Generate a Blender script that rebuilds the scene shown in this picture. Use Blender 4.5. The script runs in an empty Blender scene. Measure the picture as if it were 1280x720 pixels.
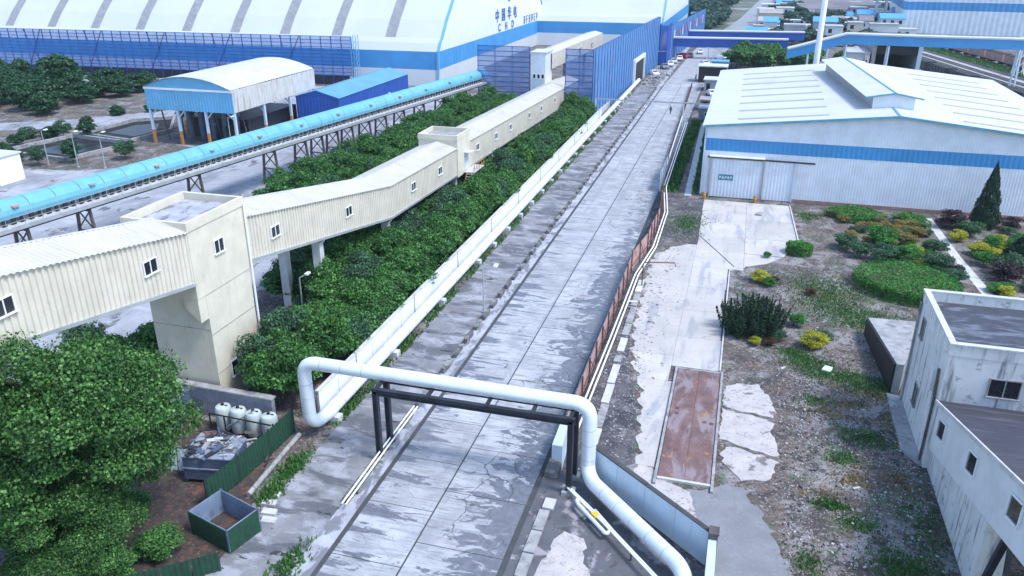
import bpy, bmesh, math, random
import numpy as np
from mathutils import Vector, Matrix
random.seed(7); RNG = np.random.default_rng(7)
R = math.radians
SC = bpy.context.scene
COL = SC.collection

# ------------------------------------------------------------------ camera
cam_d = bpy.data.cameras.new('camera'); cam = bpy.data.objects.new('camera', cam_d); COL.objects.link(cam)
cam.location = (0, 0, 32); cam.rotation_euler = (R(90 - 23.0), 0, R(16.0))
cam_d.sensor_width = 36; cam_d.lens = 28; cam_d.clip_end = 4000; cam_d.clip_start = .5
SC.camera = cam
# ------------------------------------------------------------------ sky, sun, exposure
SUN_EL, SUN_AZ = 58, 100        # azimuth clockwise from +Y (towards +X)
W = bpy.data.worlds.new('World'); SC.world = W; W.use_nodes = True
wn = W.node_tree.nodes; bg = wn['Background']; bg.inputs['Strength'].default_value = .15
sky = wn.new('ShaderNodeTexSky'); sky.sky_type = 'NISHITA'; sky.sun_disc = False
sky.sun_elevation = R(SUN_EL); sky.sun_rotation = R(SUN_AZ); sky.air_density = 1.0; sky.dust_density = 1.0; sky.ozone_density = .6
tn = wn.new('ShaderNodeVectorMath'); tn.operation = 'MULTIPLY'; tn.inputs[1].default_value = (.95, 1.0, 1.02)   # even, slightly cool overcast tone
W.node_tree.links.new(sky.outputs[0], tn.inputs[0]); W.node_tree.links.new(tn.outputs[0], bg.inputs[0])
sd = bpy.data.lights.new('sun', 'SUN'); sun = bpy.data.objects.new('sun', sd); COL.objects.link(sun)
sd.energy = 1.5; sd.angle = R(13); sd.color = (1, .99, .97); sun.location = (60, 0, 120)
_d = Vector((math.sin(R(SUN_AZ)) * math.cos(R(SUN_EL)), math.cos(R(SUN_AZ)) * math.cos(R(SUN_EL)), math.sin(R(SUN_EL))))
sun.rotation_euler = _d.to_track_quat('Z', 'Y').to_euler()
vs = SC.view_settings; vs.view_transform = 'Standard'; vs.look = 'None'; vs.exposure = 1.3; vs.gamma = 1
SC.cycles.max_bounces = 6; SC.cycles.transparent_max_bounces = 12; SC.cycles.diffuse_bounces = 3

# ------------------------------------------------------------------ materials
class NT:
    def __init__(s, name):
        s.m = bpy.data.materials.new(name); s.m.use_nodes = True; s.t = s.m.node_tree
        s.b = s.t.nodes['Principled BSDF']; s.out = s.t.nodes['Material Output']; s.pos = None
    def n(s, typ, ins={}, **kw):
        x = s.t.nodes.new('ShaderNode' + typ)
        for k, v in kw.items(): setattr(x, k, v)
        for k, v in ins.items(): s.set(x.inputs[k], v)
        return x
    def set(s, sock, v):
        if hasattr(v, 'is_linked') or hasattr(v, 'links'): s.t.links.new(v, sock)
        elif isinstance(v, (tuple, list)) and len(v) == 3 and sock.type == 'RGBA': sock.default_value = (*v, 1)
        else: sock.default_value = v
    def P(s):
        if s.pos is None: s.pos = s.n('NewGeometry').outputs['Position']
        return s.pos
    def vec(s, sc):
        return s.n('VectorMath', {0: s.P(), 1: sc}, operation='MULTIPLY').outputs[0]
    def noise(s, sc, detail=4, rough=.6, dist=0):
        sc = sc if isinstance(sc, tuple) else (sc,) * 3
        return s.n('TexNoise', {'Vector': s.vec(sc), 'Scale': 1., 'Detail': float(detail), 'Roughness': rough, 'Distortion': float(dist)}).outputs['Fac']
    def ramp(s, f, lo, hi, a=0., b=1.):
        return s.n('MapRange', {'Value': f, 'From Min': lo, 'From Max': hi, 'To Min': a, 'To Max': b}, interpolation_type='SMOOTHSTEP').outputs[0]
    def ma(s, op, a, b=0.): return s.n('Math', {0: a, 1: b}, operation=op).outputs[0]
    def mix(s, f, a, b):
        x = s.n('Mix', data_type='RGBA'); s.set(x.inputs[0], f); s.set(x.inputs[6], a); s.set(x.inputs[7], b); return x.outputs[2]
    def axis(s, i): return s.n('SeparateXYZ', {0: s.P()}).outputs[i]
    def bump(s, h, st, d=.05):
        s.t.links.new(s.n('Bump', {'Height': h, 'Strength': st, 'Distance': d}).outputs[0], s.b.inputs['Normal'])
    def fin(s, col, rough=.7, metal=0.):
        s.set(s.b.inputs['Base Color'], col); s.set(s.b.inputs['Roughness'], rough); s.set(s.b.inputs['Metallic'], metal); return s.m

def mat(name, col, rough=.7, var=.18, sc=.9, layers=(), metal=0., bump=0., bsc=6., spec=None):
    """base colour with broad mottling, then layers (colour, noise scale, lo, hi, strength) of stains"""
    t = NT(name)
    lo = tuple(c * (1 - var) for c in col); hi = tuple(min(1, c * (1 + var)) for c in col)
    c = t.mix(t.ramp(t.noise(sc, 5), .3, .7), lo, hi)
    c = t.mix(t.ramp(t.noise(sc * 9, 3), .35, .75, 0., .5), c, lo)
    for L in layers:
        c = t.mix(t.ramp(t.noise(L[1], 6, .65, .4), L[2], L[3], 0., L[4]), c, L[0])
    if name == 'pale_pavement': c = t.mix(t.ramp(t.n('ObjectInfo').outputs['Random'], 0., 1., 0., .28), c, (.26, .25, .245))
    if bump: t.bump(t.noise(bsc, 5), bump)
    if spec is not None: t.b.inputs['Specular IOR Level'].default_value = spec
    return t.fin(c, rough, metal)

def road_mat():
    t = NT('road_concrete'); x = t.axis(0); y = t.axis(1)
    c = t.mix(t.ramp(t.noise((.5, .5, .5), 6), .3, .7), (.31, .32, .35), (.47, .48, .51))
    c = t.mix(t.ramp(t.noise((.5, 5.5, 4), 5), .46, .66, 0., .6), c, (.2, .21, .235))
    c = t.mix(t.ramp(t.noise((.35, 1.6, 4), 6, .7), .52, .62, 0., .45), c, (.17, .18, .205))
    fine = t.ramp(t.noise((9, 9, 9), 3), .52, .7, 0., .35); c = t.mix(fine, c, (.2, .21, .24))
    # tyre-worn lane strips
    c = t.mix(t.ramp(t.noise((1.6, .03, 1), 3), .5, .72, 0., .45), c, (.22, .23, .26))
    # damp: tongues running across the left lane, broad damp on the right lane by the fence
    tong = t.noise((.2, .95, 1), 6, .62, .7)
    left = t.ramp(x, -20.2, -16.0, .11, -.05)
    right = t.ramp(x, -15.6, -10.4, -.05, .2)
    far = t.ramp(y, 62., 105., 0., -.1)
    blot = t.noise((.55, 1.0, 1), 7, .62, 1.2)
    w1 = t.ramp(t.ma('ADD', t.ma('ADD', tong, left), far), .585, .605)
    w2 = t.ramp(t.ma('ADD', t.ma('ADD', blot, right), far), .575, .6)
    wet = t.ma('MAXIMUM', w1, w2)
    wetc = t.mix(t.ramp(t.noise(2.5, 4), .35, .7), (.07, .078, .105), (.14, .15, .185))
    c = t.mix(t.ma('MULTIPLY', wet, .88), c, wetc)
    rnd = t.n('ObjectInfo').outputs['Random']; c = t.mix(t.ramp(rnd, 0., 1., 0., .3), c, (.2, .2, .21))   # slab to slab tone
    # cracks
    wob = t.n('VectorMath', {0: t.vec((.38, .3, .3)), 1: t.n('VectorMath', {0: t.n('TexNoise', {'Vector': t.vec((.7,) * 3), 'Scale': 1., 'Detail': 5.}).outputs['Color'], 1: (.45, .45, .45)}, operation='MULTIPLY').outputs[0]}, operation='ADD').outputs[0]
    vd = t.n('TexVoronoi', {'Vector': wob, 'Scale': 1.}, feature='DISTANCE_TO_EDGE').outputs['Distance']
    cr = t.ma('MULTIPLY', t.ramp(vd, .006, .016, 1., 0.), t.ramp(t.noise(.16, 2), .45, .56))
    cr = t.ma('MULTIPLY', cr, t.ramp(x, -15.4, -14.2, .25, 1.))
    c = t.mix(t.ma('MULTIPLY', cr, .85), c, (.06, .062, .07))
    # long rubbed stains
    t.bump(t.ma('SUBTRACT', t.noise(14, 4), t.ma('MULTIPLY', cr, 1.5)), .35, .03)
    return t.fin(c, t.ramp(wet, 0., 1., .85, .42))

def leaf_mat(name, dark, mid, light, trans=.25):
    t = NT(name); rnd = t.n('NewGeometry').outputs['Random Per Island']
    r = t.n('ValToRGB', {0: rnd}); e = r.color_ramp.elements
    e[0].color = (*dark, 1); e[1].color = (*light, 1); m = e.new(.5); m.color = (*mid, 1)
    c = t.mix(t.ramp(t.noise(.8, 3), .35, .65, 0., .6), r.outputs[0], dark)
    t.fin(c, .55); t.b.inputs['Specular IOR Level'].default_value = .35
    tr = t.n('BsdfTranslucent', {0: c}); mx = t.n('MixShader', {0: trans})
    t.t.links.new(t.b.outputs[0], mx.inputs[1]); t.t.links.new(tr.outputs[0], mx.inputs[2]); t.t.links.new(mx.outputs[0], t.out.inputs[0])
    return t.m

def mesh_mat(name, col, opacity, sc=(0, 3, 3)):
    t = NT(name); c = t.mix(t.ramp(t.noise(.5, 3), .3, .7), tuple(v * .8 for v in col), col)
    t.fin(c, .6); tr = t.n('BsdfTransparent'); mx = t.n('MixShader')
    op = t.ramp(t.noise(.12, 1), .3, .7, opacity - .04, opacity + .04)
    t.set(mx.inputs[0], op)
    t.t.links.new(tr.outputs[0], mx.inputs[1]); t.t.links.new(t.b.outputs[0], mx.inputs[2]); t.t.links.new(mx.outputs[0], t.out.inputs[0])
    return t.m

def streak_wall(name, col, streak, amt=.6, rough=.8):
    """painted or rendered wall with vertical run-off streaks and grime"""
    t = NT(name)
    c = t.mix(t.ramp(t.noise(.6, 5), .3, .7), tuple(v * .86 for v in col), col)
    c = t.mix(t.ramp(t.noise((2.2, 2.2, .22), 5), .5, .72, 0., amt), c, streak)
    c = t.mix(t.ramp(t.noise(1.4, 6, .7), .56, .7, 0., amt * .7), c, tuple(v * .6 for v in streak))
    t.bump(t.noise(7, 4), .15)
    return t.fin(c, rough)

M = {}
M['road'] = road_mat()
M['joint'] = mat('joint_dirt', (.055, .058, .065), .9)
M['ground'] = mat('bare_earth', (.14, .112, .098), .95, .35, .4, [((.05, .042, .04), (.13, .1, 1), .48, .58, .75), ((.09, .065, .05), .17, .54, .64, .7), ((.26, .245, .25), .3, .48, .6, .8), ((.04, .035, .035), .8, .5, .6, .85), ((.17, .09, .06), .45, .58, .66, .5), ((.05, .1, .04), .28, .54, .64, .65), ((.32, .31, .32), 3.5, .56, .63, .7), ((.035, .03, .032), 5., .53, .6, .8), ((.5, .49, .5), 10., .62, .66, .85)], bump=1., bsc=4)
M['farland'] = mat('far_land', (.12, .13, .115), .95, .25, .02, [((.05, .085, .05), .018, .47, .56, .85), ((.3, .3, .31), .03, .55, .62, .7)])
M['apron'] = mat('worn_apron', (.2, .202, .22), .8, .25, .4, [((.34, .345, .39), (.35, .6, 1), .48, .62, .75), ((.07, .075, .09), (.2, .5, 1), .5, .58, .8), ((.03, .03, .035), (.6, 1.1, 1), .62, .65, .95), ((.3, .22, .17), .18, .63, .72, .4)], bump=.3, bsc=9)
M['strip'] = mat('kerb_strip_concrete', (.36, .37, .42), .85, .2, .8, [((.12, .125, .145), (.9, .4, 1), .48, .56, .8)])
M['yard'] = mat('yard_concrete', (.3, .31, .345), .8, .2, .2, [((.16, .165, .19), (.16, .06, 1), .48, .6, .7), ((.06, .06, .07), (.45, .22, 1), .58, .63, .85), ((.42, .43, .46), (.1, .3, 1), .55, .68, .7), ((.09, .09, .1), (1.5, .5, 1), .62, .68, .6)])
M['pave'] = mat('pale_pavement', (.47, .445, .425), .85, .12, .35, [((.27, .275, .32), (.7, .12, 1), .5, .64, .75), ((.2, .2, .22), .7, .6, .7, .6), ((.16, .16, .18), (3, 2, 1), .62, .7, .5), ((.46, .39, .31), .3, .6, .75, .4)], bump=.15, bsc=8)
M['broken'] = mat('broken_concrete', (.44, .41, .41), .9, .15, .7, [((.27, .26, .27), 2.4, .54, .64, .75), ((.13, .115, .112), (.5, .7, 1), .55, .62, .9), ((.1, .09, .09), 4., .6, .66, .8)], bump=.4)
M['asphalt'] = mat('old_asphalt', (.2, .205, .225), .9, .15, .5, [((.33, .335, .36), 7, .55, .7, .6), ((.11, .11, .125), .5, .55, .7, .5)], bump=.4, bsc=16)
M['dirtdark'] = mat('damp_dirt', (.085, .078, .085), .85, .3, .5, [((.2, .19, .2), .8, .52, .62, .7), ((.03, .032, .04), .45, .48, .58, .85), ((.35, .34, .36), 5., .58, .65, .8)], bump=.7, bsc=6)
M['damp'] = mat('damp_asphalt', (.1, .1, .115), .6, .2, .6, [((.33, .31, .33), .5, .55, .62, .8), ((.04, .04, .045), 1.1, .55, .65, .7)], bump=.3)
M['rust'] = mat('rusty_plate', (.19, .115, .11), .75, .25, .6, [((.3, .25, .275), (.9, .3, 1), .46, .6, .8), ((.42, .23, .06), (1.3, .8, 1), .6, .66, .85), ((.4, .36, .37), (1.6, .5, 1), .64, .74, .5), ((.13, .07, .06), 2, .58, .7, .6)], .35, .2)
M['conc'] = mat('weathered_concrete', (.3, .3, .31), .9, .25, 1., [((.12, .12, .125), 1.3, .52, .66, .75)], bump=.4)
M['conc_pale'] = mat('pale_concrete', (.5, .5, .51), .88, .15, 1., [((.27, .27, .28), 1.3, .55, .7, .6)], bump=.3)
M['stone'] = mat('kerb_stone', (.13, .13, .135), .9, .35, 1.4, [((.3, .3, .29), 1.1, .5, .6, .7), ((.05, .05, .05), 2, .5, .64, .8)], bump=.5)
M['cream'] = streak_wall('cream_sheet', (.6, .56, .48), (.46, .425, .36), .4, .5)
M['cream_roof'] = mat('cream_roof_sheet', (.5, .475, .43), .5, .06, .4, [((.4, .38, .345), (.3, .9, 1), .5, .68, .6), ((.32, .305, .28), (.15, .1, 1), .6, .72, .5)])
M['render'] = streak_wall('cream_render', (.6, .56, .46), (.44, .41, .34), .35)
M['white'] = mat('white_paint', (.78, .79, .81), .45, .06, .5, [((.6, .62, .64), (.6, .9, .6), .58, .72, .4)])
M['pipewhite'] = mat('pipe_cladding', (.68, .74, .8), .36, .06, .5, [((.6, .66, .72), (.4, .7, .7), .55, .72, .4)], .15)
M['wallblue'] = mat('pale_blue_sheet', (.5, .6, .7), .5, .1, .4, [((.34, .43, .54), (.3, .5, .3), .52, .7, .5), ((.22, .27, .34), (2, 2, .4), .6, .75, .35)])
M['wallwhite'] = mat('white_wall_sheet', (.68, .72, .76), .55, .06, .4, [((.52, .57, .62), (.3, .4, .6), .55, .7, .5)])
M['sheetwhite'] = streak_wall('white_cladding', (.68, .72, .8), (.62, .66, .75), .15, .45)
M['roofwhite'] = mat('white_roof_sheet', (.5, .51, .53), .5, .06, .15, [((.44, .46, .49), (.08, .6, 1), .48, .68, .6), ((.36, .37, .39), (.25, .05, 1), .58, .72, .5)])
M['domewhite'] = mat('dome_membrane', (.5, .53, .56), .5, .05, .05, [((.46, .5, .54), (.05, .3, .3), .55, .72, .4)])
M['skylight'] = mat('grey_skylight', (.25, .255, .27), .4, .12, .6, [((.4, .41, .42), (1, 2, 2), .5, .7, .6)])
M['roofline'] = mat('roof_skylight', (.3, .29, .28), .4, .1, .6)
M['blueband'] = mat('bright_blue_sheet', (.05, .26, .55), .45, .1, .2)
M['blueroyal'] = mat('royal_blue_sheet', (.014, .075, .34), .5, .12, .3)
M['bluesky'] = mat('sky_blue_sheet', (.12, .37, .6), .5, .1, .3, [((.3, .5, .66), (.6, .6, 1.5), .55, .7, .4)])
M['blueroof'] = mat('mid_blue_roof', (.1, .28, .45), .5, .08, .3)
M['tube'] = mat('turquoise_cover', (.13, .37, .48), .42, .1, .5, [((.25, .46, .55), (.6, .6, 1), .5, .72, .45)])
M['trim'] = mat('teal_trim', (.1, .3, .42), .5)
M['mesh'] = mesh_mat('blue_wind_mesh', (.035, .22, .6), .6)
M['binblue'] = mat('blue_grey_sheet', (.19, .25, .36), .6, .15, .8, [((.1, .13, .2), 1.2, .52, .66, .7)])
M['meshdense'] = mesh_mat('dense_wind_mesh', (.15, .34, .62), .85)
M['meshdark'] = mesh_mat('dark_blue_mesh', (.03, .09, .42), .8)
M['bluesteel'] = mat('blue_steel', (.012, .05, .26), .5)
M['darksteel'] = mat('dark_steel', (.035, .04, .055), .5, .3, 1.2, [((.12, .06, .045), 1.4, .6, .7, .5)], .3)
M['steel'] = mat('brown_steel', (.09, .075, .075), .7, .3, 1.)
M['galv'] = mat('galvanised', (.42, .44, .46), .45, .12, 1., metal=.4)
M['yellow'] = mat('yellow_paint', (.65, .42, .03), .6)
M['orange'] = mat('rusty_orange', (.45, .2, .06), .75, .3, 1.)
M['black'] = mat('black', (.012, .012, .014), .6)
M['pink'] = mat('pink_fence_sheet', (.4, .25, .24), .7, .2, .6, [((.2, .11, .09), 1.1, .5, .64, .75), ((.55, .42, .4), 1.6, .6, .7, .5)])
M['brown'] = mat('brown_post', (.13, .07, .06), .8, .3, 1.)
M['glass'] = mat('dark_glass', (.012, .016, .022), .12, .2, .8, spec=.6)
M['frame'] = mat('window_frame', (.72, .74, .76), .5, .04)
M['oldwall'] = streak_wall('old_white_render', (.64, .64, .645), (.12, .13, .16), .95)
M['oldwall2'] = streak_wall('white_gallery_render', (.66, .67, .69), (.52, .53, .54), .3)
M['bitumen'] = mat('bitumen_roof', (.045, .052, .072), .85, .25, .5, [((.15, .17, .22), (.35, 1.1, 1), .5, .62, .7), ((.03, .03, .035), .5, .6, .7, .8)])
M['bitumen2'] = mat('dark_felt_roof', (.04, .04, .056), .85, .2, .5, [((.13, .13, .16), (.25, 2, 1), .5, .7, .6)])
M['brick'] = mat('brick_plinth', (.3, .19, .17), .9, .25, 2.)
M['tank'] = mat('tank_white', (.42, .48, .48), .5, .1, 1., [((.35, .36, .33), 1.6, .55, .7, .6)])
M['container'] = mat('grey_blue_steel', (.075, .105, .18), .55, .2, .7, [((.28, .33, .4), .9, .55, .68, .6)])
M['contop'] = mat('pale_steel_top', (.22, .26, .33), .55, .2, .7, [((.05, .055, .07), 1.3, .5, .6, .85), ((.4, .43, .48), 2.2, .58, .66, .6)])
M['greennet'] = mat('dark_green_net', (.008, .05, .028), .75, .25, 3.)
M['wallgrey'] = mat('grey_render_wall', (.24, .25, .31), .9, .2, .7, [((.13, .14, .18), .8, .5, .68, .6)], bump=.3)
M['soilred'] = mat('red_litter', (.06, .045, .042), .95, .35, 1.2, [((.16, .075, .05), 1.3, .5, .62, .7), ((.03, .028, .03), 1.8, .48, .62, .85), ((.25, .24, .25), 4., .6, .67, .6)], bump=.6)
M['water'] = mat('basin_water', (.014, .017, .02), .35, .3, .2, [((.1, .11, .12), .25, .55, .7, .6)])
M['basin'] = mat('basin_bed', (.03, .031, .034), .95, .3, .4, [((.09, .095, .1), .4, .55, .68, .5)], spec=.1)
M['ballast'] = mat('ballast', (.36, .34, .35), .95, .12, .3)
M['oldroof'] = mat('old_white_roof', (.5, .5, .49), .6, .1, .3, [((.36, .36, .36), (.5, 1.2, 1), .5, .68, .7), ((.3, .22, .17), (1, .3, 1), .62, .75, .4)])
M['rustside'] = streak_wall('rust_streaked_sheet', (.5, .5, .5), (.3, .2, .16), .8)
M['rail'] = mat('rail_steel', (.1, .09, .09), .5, .2, 1., metal=.5)
M['coal'] = mat('coal', (.02, .02, .022), .8, .4, 1.)
M['wagonpink'] = mat('faded_red_wagon', (.42, .25, .22), .75, .15, .6)
M['teal'] = mat('teal_sign', (.03, .2, .28), .5, .05)
M['letter'] = mat('blue_letter', (.015, .09, .32), .5, .05)
M['letterred'] = mat('red_letter', (.6, .12, .2), .5, .05)
M['letterwhite'] = mat('white_letter', (.8, .8, .82), .5, .03)
M['bark'] = mat('bark', (.09, .075, .06), .9, .3, 3.)
M['stem'] = mat('stem', (.1, .07, .05), .9, .3, 3.)
M['leafdeep'] = leaf_mat('leaf_deep', (.016, .07, .016), (.06, .19, .04), (.14, .35, .085))
M['leafblue'] = leaf_mat('leaf_bluish', (.022, .075, .036), (.055, .145, .07), (.12, .24, .12))
M['leaffresh'] = leaf_mat('leaf_fresh', (.02, .08, .018), (.07, .22, .045), (.18, .4, .1))
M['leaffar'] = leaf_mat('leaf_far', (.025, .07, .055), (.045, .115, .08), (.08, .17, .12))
M['leafdark'] = leaf_mat('leaf_conifer', (.008, .028, .016), (.016, .055, .026), (.04, .1, .045), .1)
M['leafhedge'] = leaf_mat('leaf_hedge', (.03, .13, .02), (.05, .22, .03), (.09, .34, .055))
M['leafyellow'] = leaf_mat('leaf_yellow', (.25, .26, .015), (.5, .5, .03), (.65, .62, .08))
M['leaforange'] = leaf_mat('leaf_orange', (.14, .12, .03), (.34, .24, .07), (.5, .38, .16))
M['leafpurple'] = leaf_mat('leaf_purple', (.025, .015, .022), (.055, .034, .045), (.1, .07, .075))
M['leafbrown'] = leaf_mat('leaf_brown', (.06, .03, .02), (.12, .055, .035), (.18, .1, .06))
M['grass'] = leaf_mat('grass_blades', (.04, .12, .03), (.07, .2, .045), (.13, .28, .08))
M['carwhite'] = mat('car_white', (.75, .76, .78), .25, .03); M['carred'] = mat('car_red', (.5, .02, .04), .25, .05)
M['cargrey'] = mat('car_grey', (.2, .21, .24), .25, .05); M['carsilver'] = mat('car_silver', (.5, .52, .55), .25, .05)
M['tyre'] = mat('tyre', (.02, .02, .02), .8); M['lamp'] = mat('headlamp', (.6, .62, .65), .2, .03)
M['skin'] = mat('skin', (.45, .28, .2), .6, .05); M['cloth_dark'] = mat('dark_clothes', (.03, .03, .045), .9)
M['town1'] = mat('town_white', (.6, .61, .63), .8, .12, .15); M['town2'] = mat('town_cream', (.56, .5, .42), .8, .12, .15)
M['town3'] = mat('town_grey', (.38, .38, .41), .8, .12, .15); M['townroof'] = mat('town_roof', (.33, .3, .3), .8, .2, .1)
M['townroof2'] = mat('town_roof_slate', (.17, .16, .18), .8, .2, .1); M['townblue'] = mat('town_blue_roof', (.08, .3, .55), .6, .1, .1)

# ------------------------------------------------------------------ helpers
ORG = {}
def V(*a): return Vector(a)
class MB:
    def __init__(s): s.v = []; s.f = []; s.sm = False
    def quad(s, *p): i = len(s.v); s.v += [tuple(q) for q in p]; s.f.append(tuple(range(i, i + len(p)))); return s
    def box(s, x0, x1, y0, y1, z0, z1):
        i = len(s.v); s.v += [(x, y, z) for z in (z0, z1) for x, y in ((x0, y0), (x1, y0), (x1, y1), (x0, y1))]
        s.f += [tuple(i + k for k in q) for q in ((3, 2, 1, 0), (4, 5, 6, 7), (0, 1, 5, 4), (1, 2, 6, 5), (2, 3, 7, 6), (3, 0, 4, 7))]; return s
    def prism(s, poly, z0, z1):
        """poly: plan outline counter-clockwise; z0, z1 numbers or lists per corner"""
        n = len(poly); i = len(s.v); a = z0 if hasattr(z0, '__len__') else [z0] * n; b = z1 if hasattr(z1, '__len__') else [z1] * n
        s.v += [(p[0], p[1], a[k]) for k, p in enumerate(poly)] + [(p[0], p[1], b[k]) for k, p in enumerate(poly)]
        s.f += [tuple(i + k for k in range(n))[::-1], tuple(i + n + k for k in range(n))] + [(i + k, i + (k + 1) % n, i + n + (k + 1) % n, i + n + k) for k in range(n)]; return s
    def tube(s, pts, r, seg=12, cap=True, squash=None):
        pts = [Vector(p) for p in pts]; rr = r if hasattr(r, '__len__') else [r] * len(pts); i = len(s.v); n = len(pts)
        up = None
        for k, p in enumerate(pts):
            d = (pts[min(k + 1, n - 1)] - pts[max(k - 1, 0)]).normalized()
            if up is None: up = Vector((0, 0, 1)) if abs(d.z) < .9 else Vector((0, 1, 0))
            x = d.cross(up).normalized(); y = x.cross(d).normalized(); up = y
            for q in range(seg):
                a = 2 * math.pi * q / seg; w = p + (x * math.cos(a) + y * math.sin(a)) * rr[k]; s.v.append(tuple(w))
        for k in range(n - 1):
            for q in range(seg):
                a, b = i + k * seg + q, i + k * seg + (q + 1) % seg; s.f.append((a, b, b + seg, a + seg))
        if cap: s.f.append(tuple(i + q for q in range(seg))[::-1]); s.f.append(tuple(i + (n - 1) * seg + q for q in range(seg)))
        return s
    def bar(s, a, b, w, h=None):
        a, b = Vector(a), Vector(b); d = (b - a).normalized(); h = h or w
        u = Vector((0, 0, 1)) if abs(d.z) < .95 else Vector((0, 1, 0)); x = d.cross(u).normalized() * w / 2; y = x.cross(d).normalized() * h / 2
        i = len(s.v); s.v += [tuple(p + k) for p in (a, b) for k in (-x - y, x - y, x + y, -x + y)]
        s.f += [tuple(i + k for k in q) for q in ((0, 1, 2, 3), (7, 6, 5, 4), (0, 4, 5, 1), (1, 5, 6, 2), (2, 6, 7, 3), (3, 7, 4, 0))]; return s
    def patch(s, A, B, C, D, period=.4, d=.05, flip=False):
        """corrugated sheet A->B along, D->C opposite edge; ribs stand out along the normal"""
        A, B, C, D = map(Vector, (A, B, C, D)); nrm = (B - A).cross(D - A).normalized() * (-1 if flip else 1)
        n = max(1, round(((B - A).length + (C - D).length) / 2 / period)); us = []
        for k in range(n): us += [(k / n, 0), ((k + .4) / n, 0), ((k + .5) / n, 1), ((k + .9) / n, 1)]
        us.append((1, 0)); i = len(s.v)
        for u, o in us: s.v.append(tuple(A.lerp(B, u) + nrm * o * d)); s.v.append(tuple(D.lerp(C, u) + nrm * o * d))
        for k in range(len(us) - 1):
            q = (i + 2 * k, i + 2 * k + 2, i + 2 * k + 3, i + 2 * k + 1); s.f.append(q if not flip else q[::-1])
        return s
    def lathe(s, prof, c, seg=16):
        i = len(s.v); n = len(prof)
        for r, z in prof: s.v += [(c[0] + r * math.cos(2 * math.pi * k / seg), c[1] + r * math.sin(2 * math.pi * k / seg), c[2] + z) for k in range(seg)]
        for j in range(n - 1):
            for k in range(seg):
                a, b = i + j * seg + k, i + j * seg + (k + 1) % seg; s.f.append((a, b, b + seg, a + seg))
        s.f.append(tuple(range(i, i + seg))[::-1]); s.f.append(tuple(range(i + (n - 1) * seg, i + n * seg))); return s
    def smooth(s): s.sm = True; return s
    def mesh(s, name, m, off=(0, 0, 0)):
        me = bpy.data.meshes.new(name); ox, oy, oz = off
        me.from_pydata([(x - ox, y - oy, z - oz) for x, y, z in s.v], [], s.f); me.materials.append(M[m] if isinstance(m, str) else m)
        if s.sm: me.polygons.foreach_set('use_smooth', [True] * len(me.polygons)); me.set_sharp_from_angle(angle=R(40))
        return me
    def build(s, name, m, parent=None, **kw):
        """world-coordinate geometry -> one object (origin at the parent's origin, or at its own base centre)"""
        if parent is not None: o = ORG[parent.name]
        else:
            a = np.array(s.v); o = ((a[:, 0].min() + a[:, 0].max()) / 2, (a[:, 1].min() + a[:, 1].max()) / 2, a[:, 2].min())
        return put(name, s.mesh(name, m, o), o, parent, **kw)
def put(name, me, loc, parent=None, rot=(0, 0, 0), scale=(1, 1, 1), label=None, cat=None, group=None, kind=None):
    ob = bpy.data.objects.new(name, me); COL.objects.link(ob)
    if parent is not None:
        ob.parent = parent; po = ORG[parent.name]; ob.location = (loc[0] - po[0], loc[1] - po[1], loc[2] - po[2])
    else: ob.location = loc
    ob.rotation_euler = rot; ob.scale = scale; ORG[ob.name] = tuple(loc)
    for k, v in (('label', label), ('category', cat), ('group', group), ('kind', kind)):
        if v: ob[k] = v
    return ob
def thing(name, label, cat, loc, group=None, rot=(0, 0, 0), scale=(1, 1, 1)):
    return put(name, None, loc, label=label, cat=cat, group=group, rot=rot, scale=scale)
def struct(name, mb, m, **kw): return mb.build(name, m, kind='structure', **kw)
def sheet(poly, z): return MB().quad(*[(x, y, z) for x, y in poly])
def dup(root, loc, label=None, rotz=None, scale=None, group=None):
    r = root.copy(); COL.objects.link(r); r.location = loc; ORG[r.name] = tuple(loc)
    if rotz is not None: r.rotation_euler = (0, 0, rotz)
    if scale is not None: r.scale = scale
    if label: r['label'] = label
    if group: r['group'] = group
    for ch in list(root.children):
        c = ch.copy(); COL.objects.link(c); c.parent = r
        for gch in list(ch.children):
            d = gch.copy(); COL.objects.link(d); d.parent = c
    return r
def arc(c, a, b, n=8):
    """points of a quarter bend from a to b round the corner c (all Vectors)"""
    a, b, c = Vector(a), Vector(b), Vector(c); return [(a * (1 - t) ** 2 + c * 2 * t * (1 - t) + b * t * t) for t in [k / n for k in range(n + 1)]]

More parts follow.
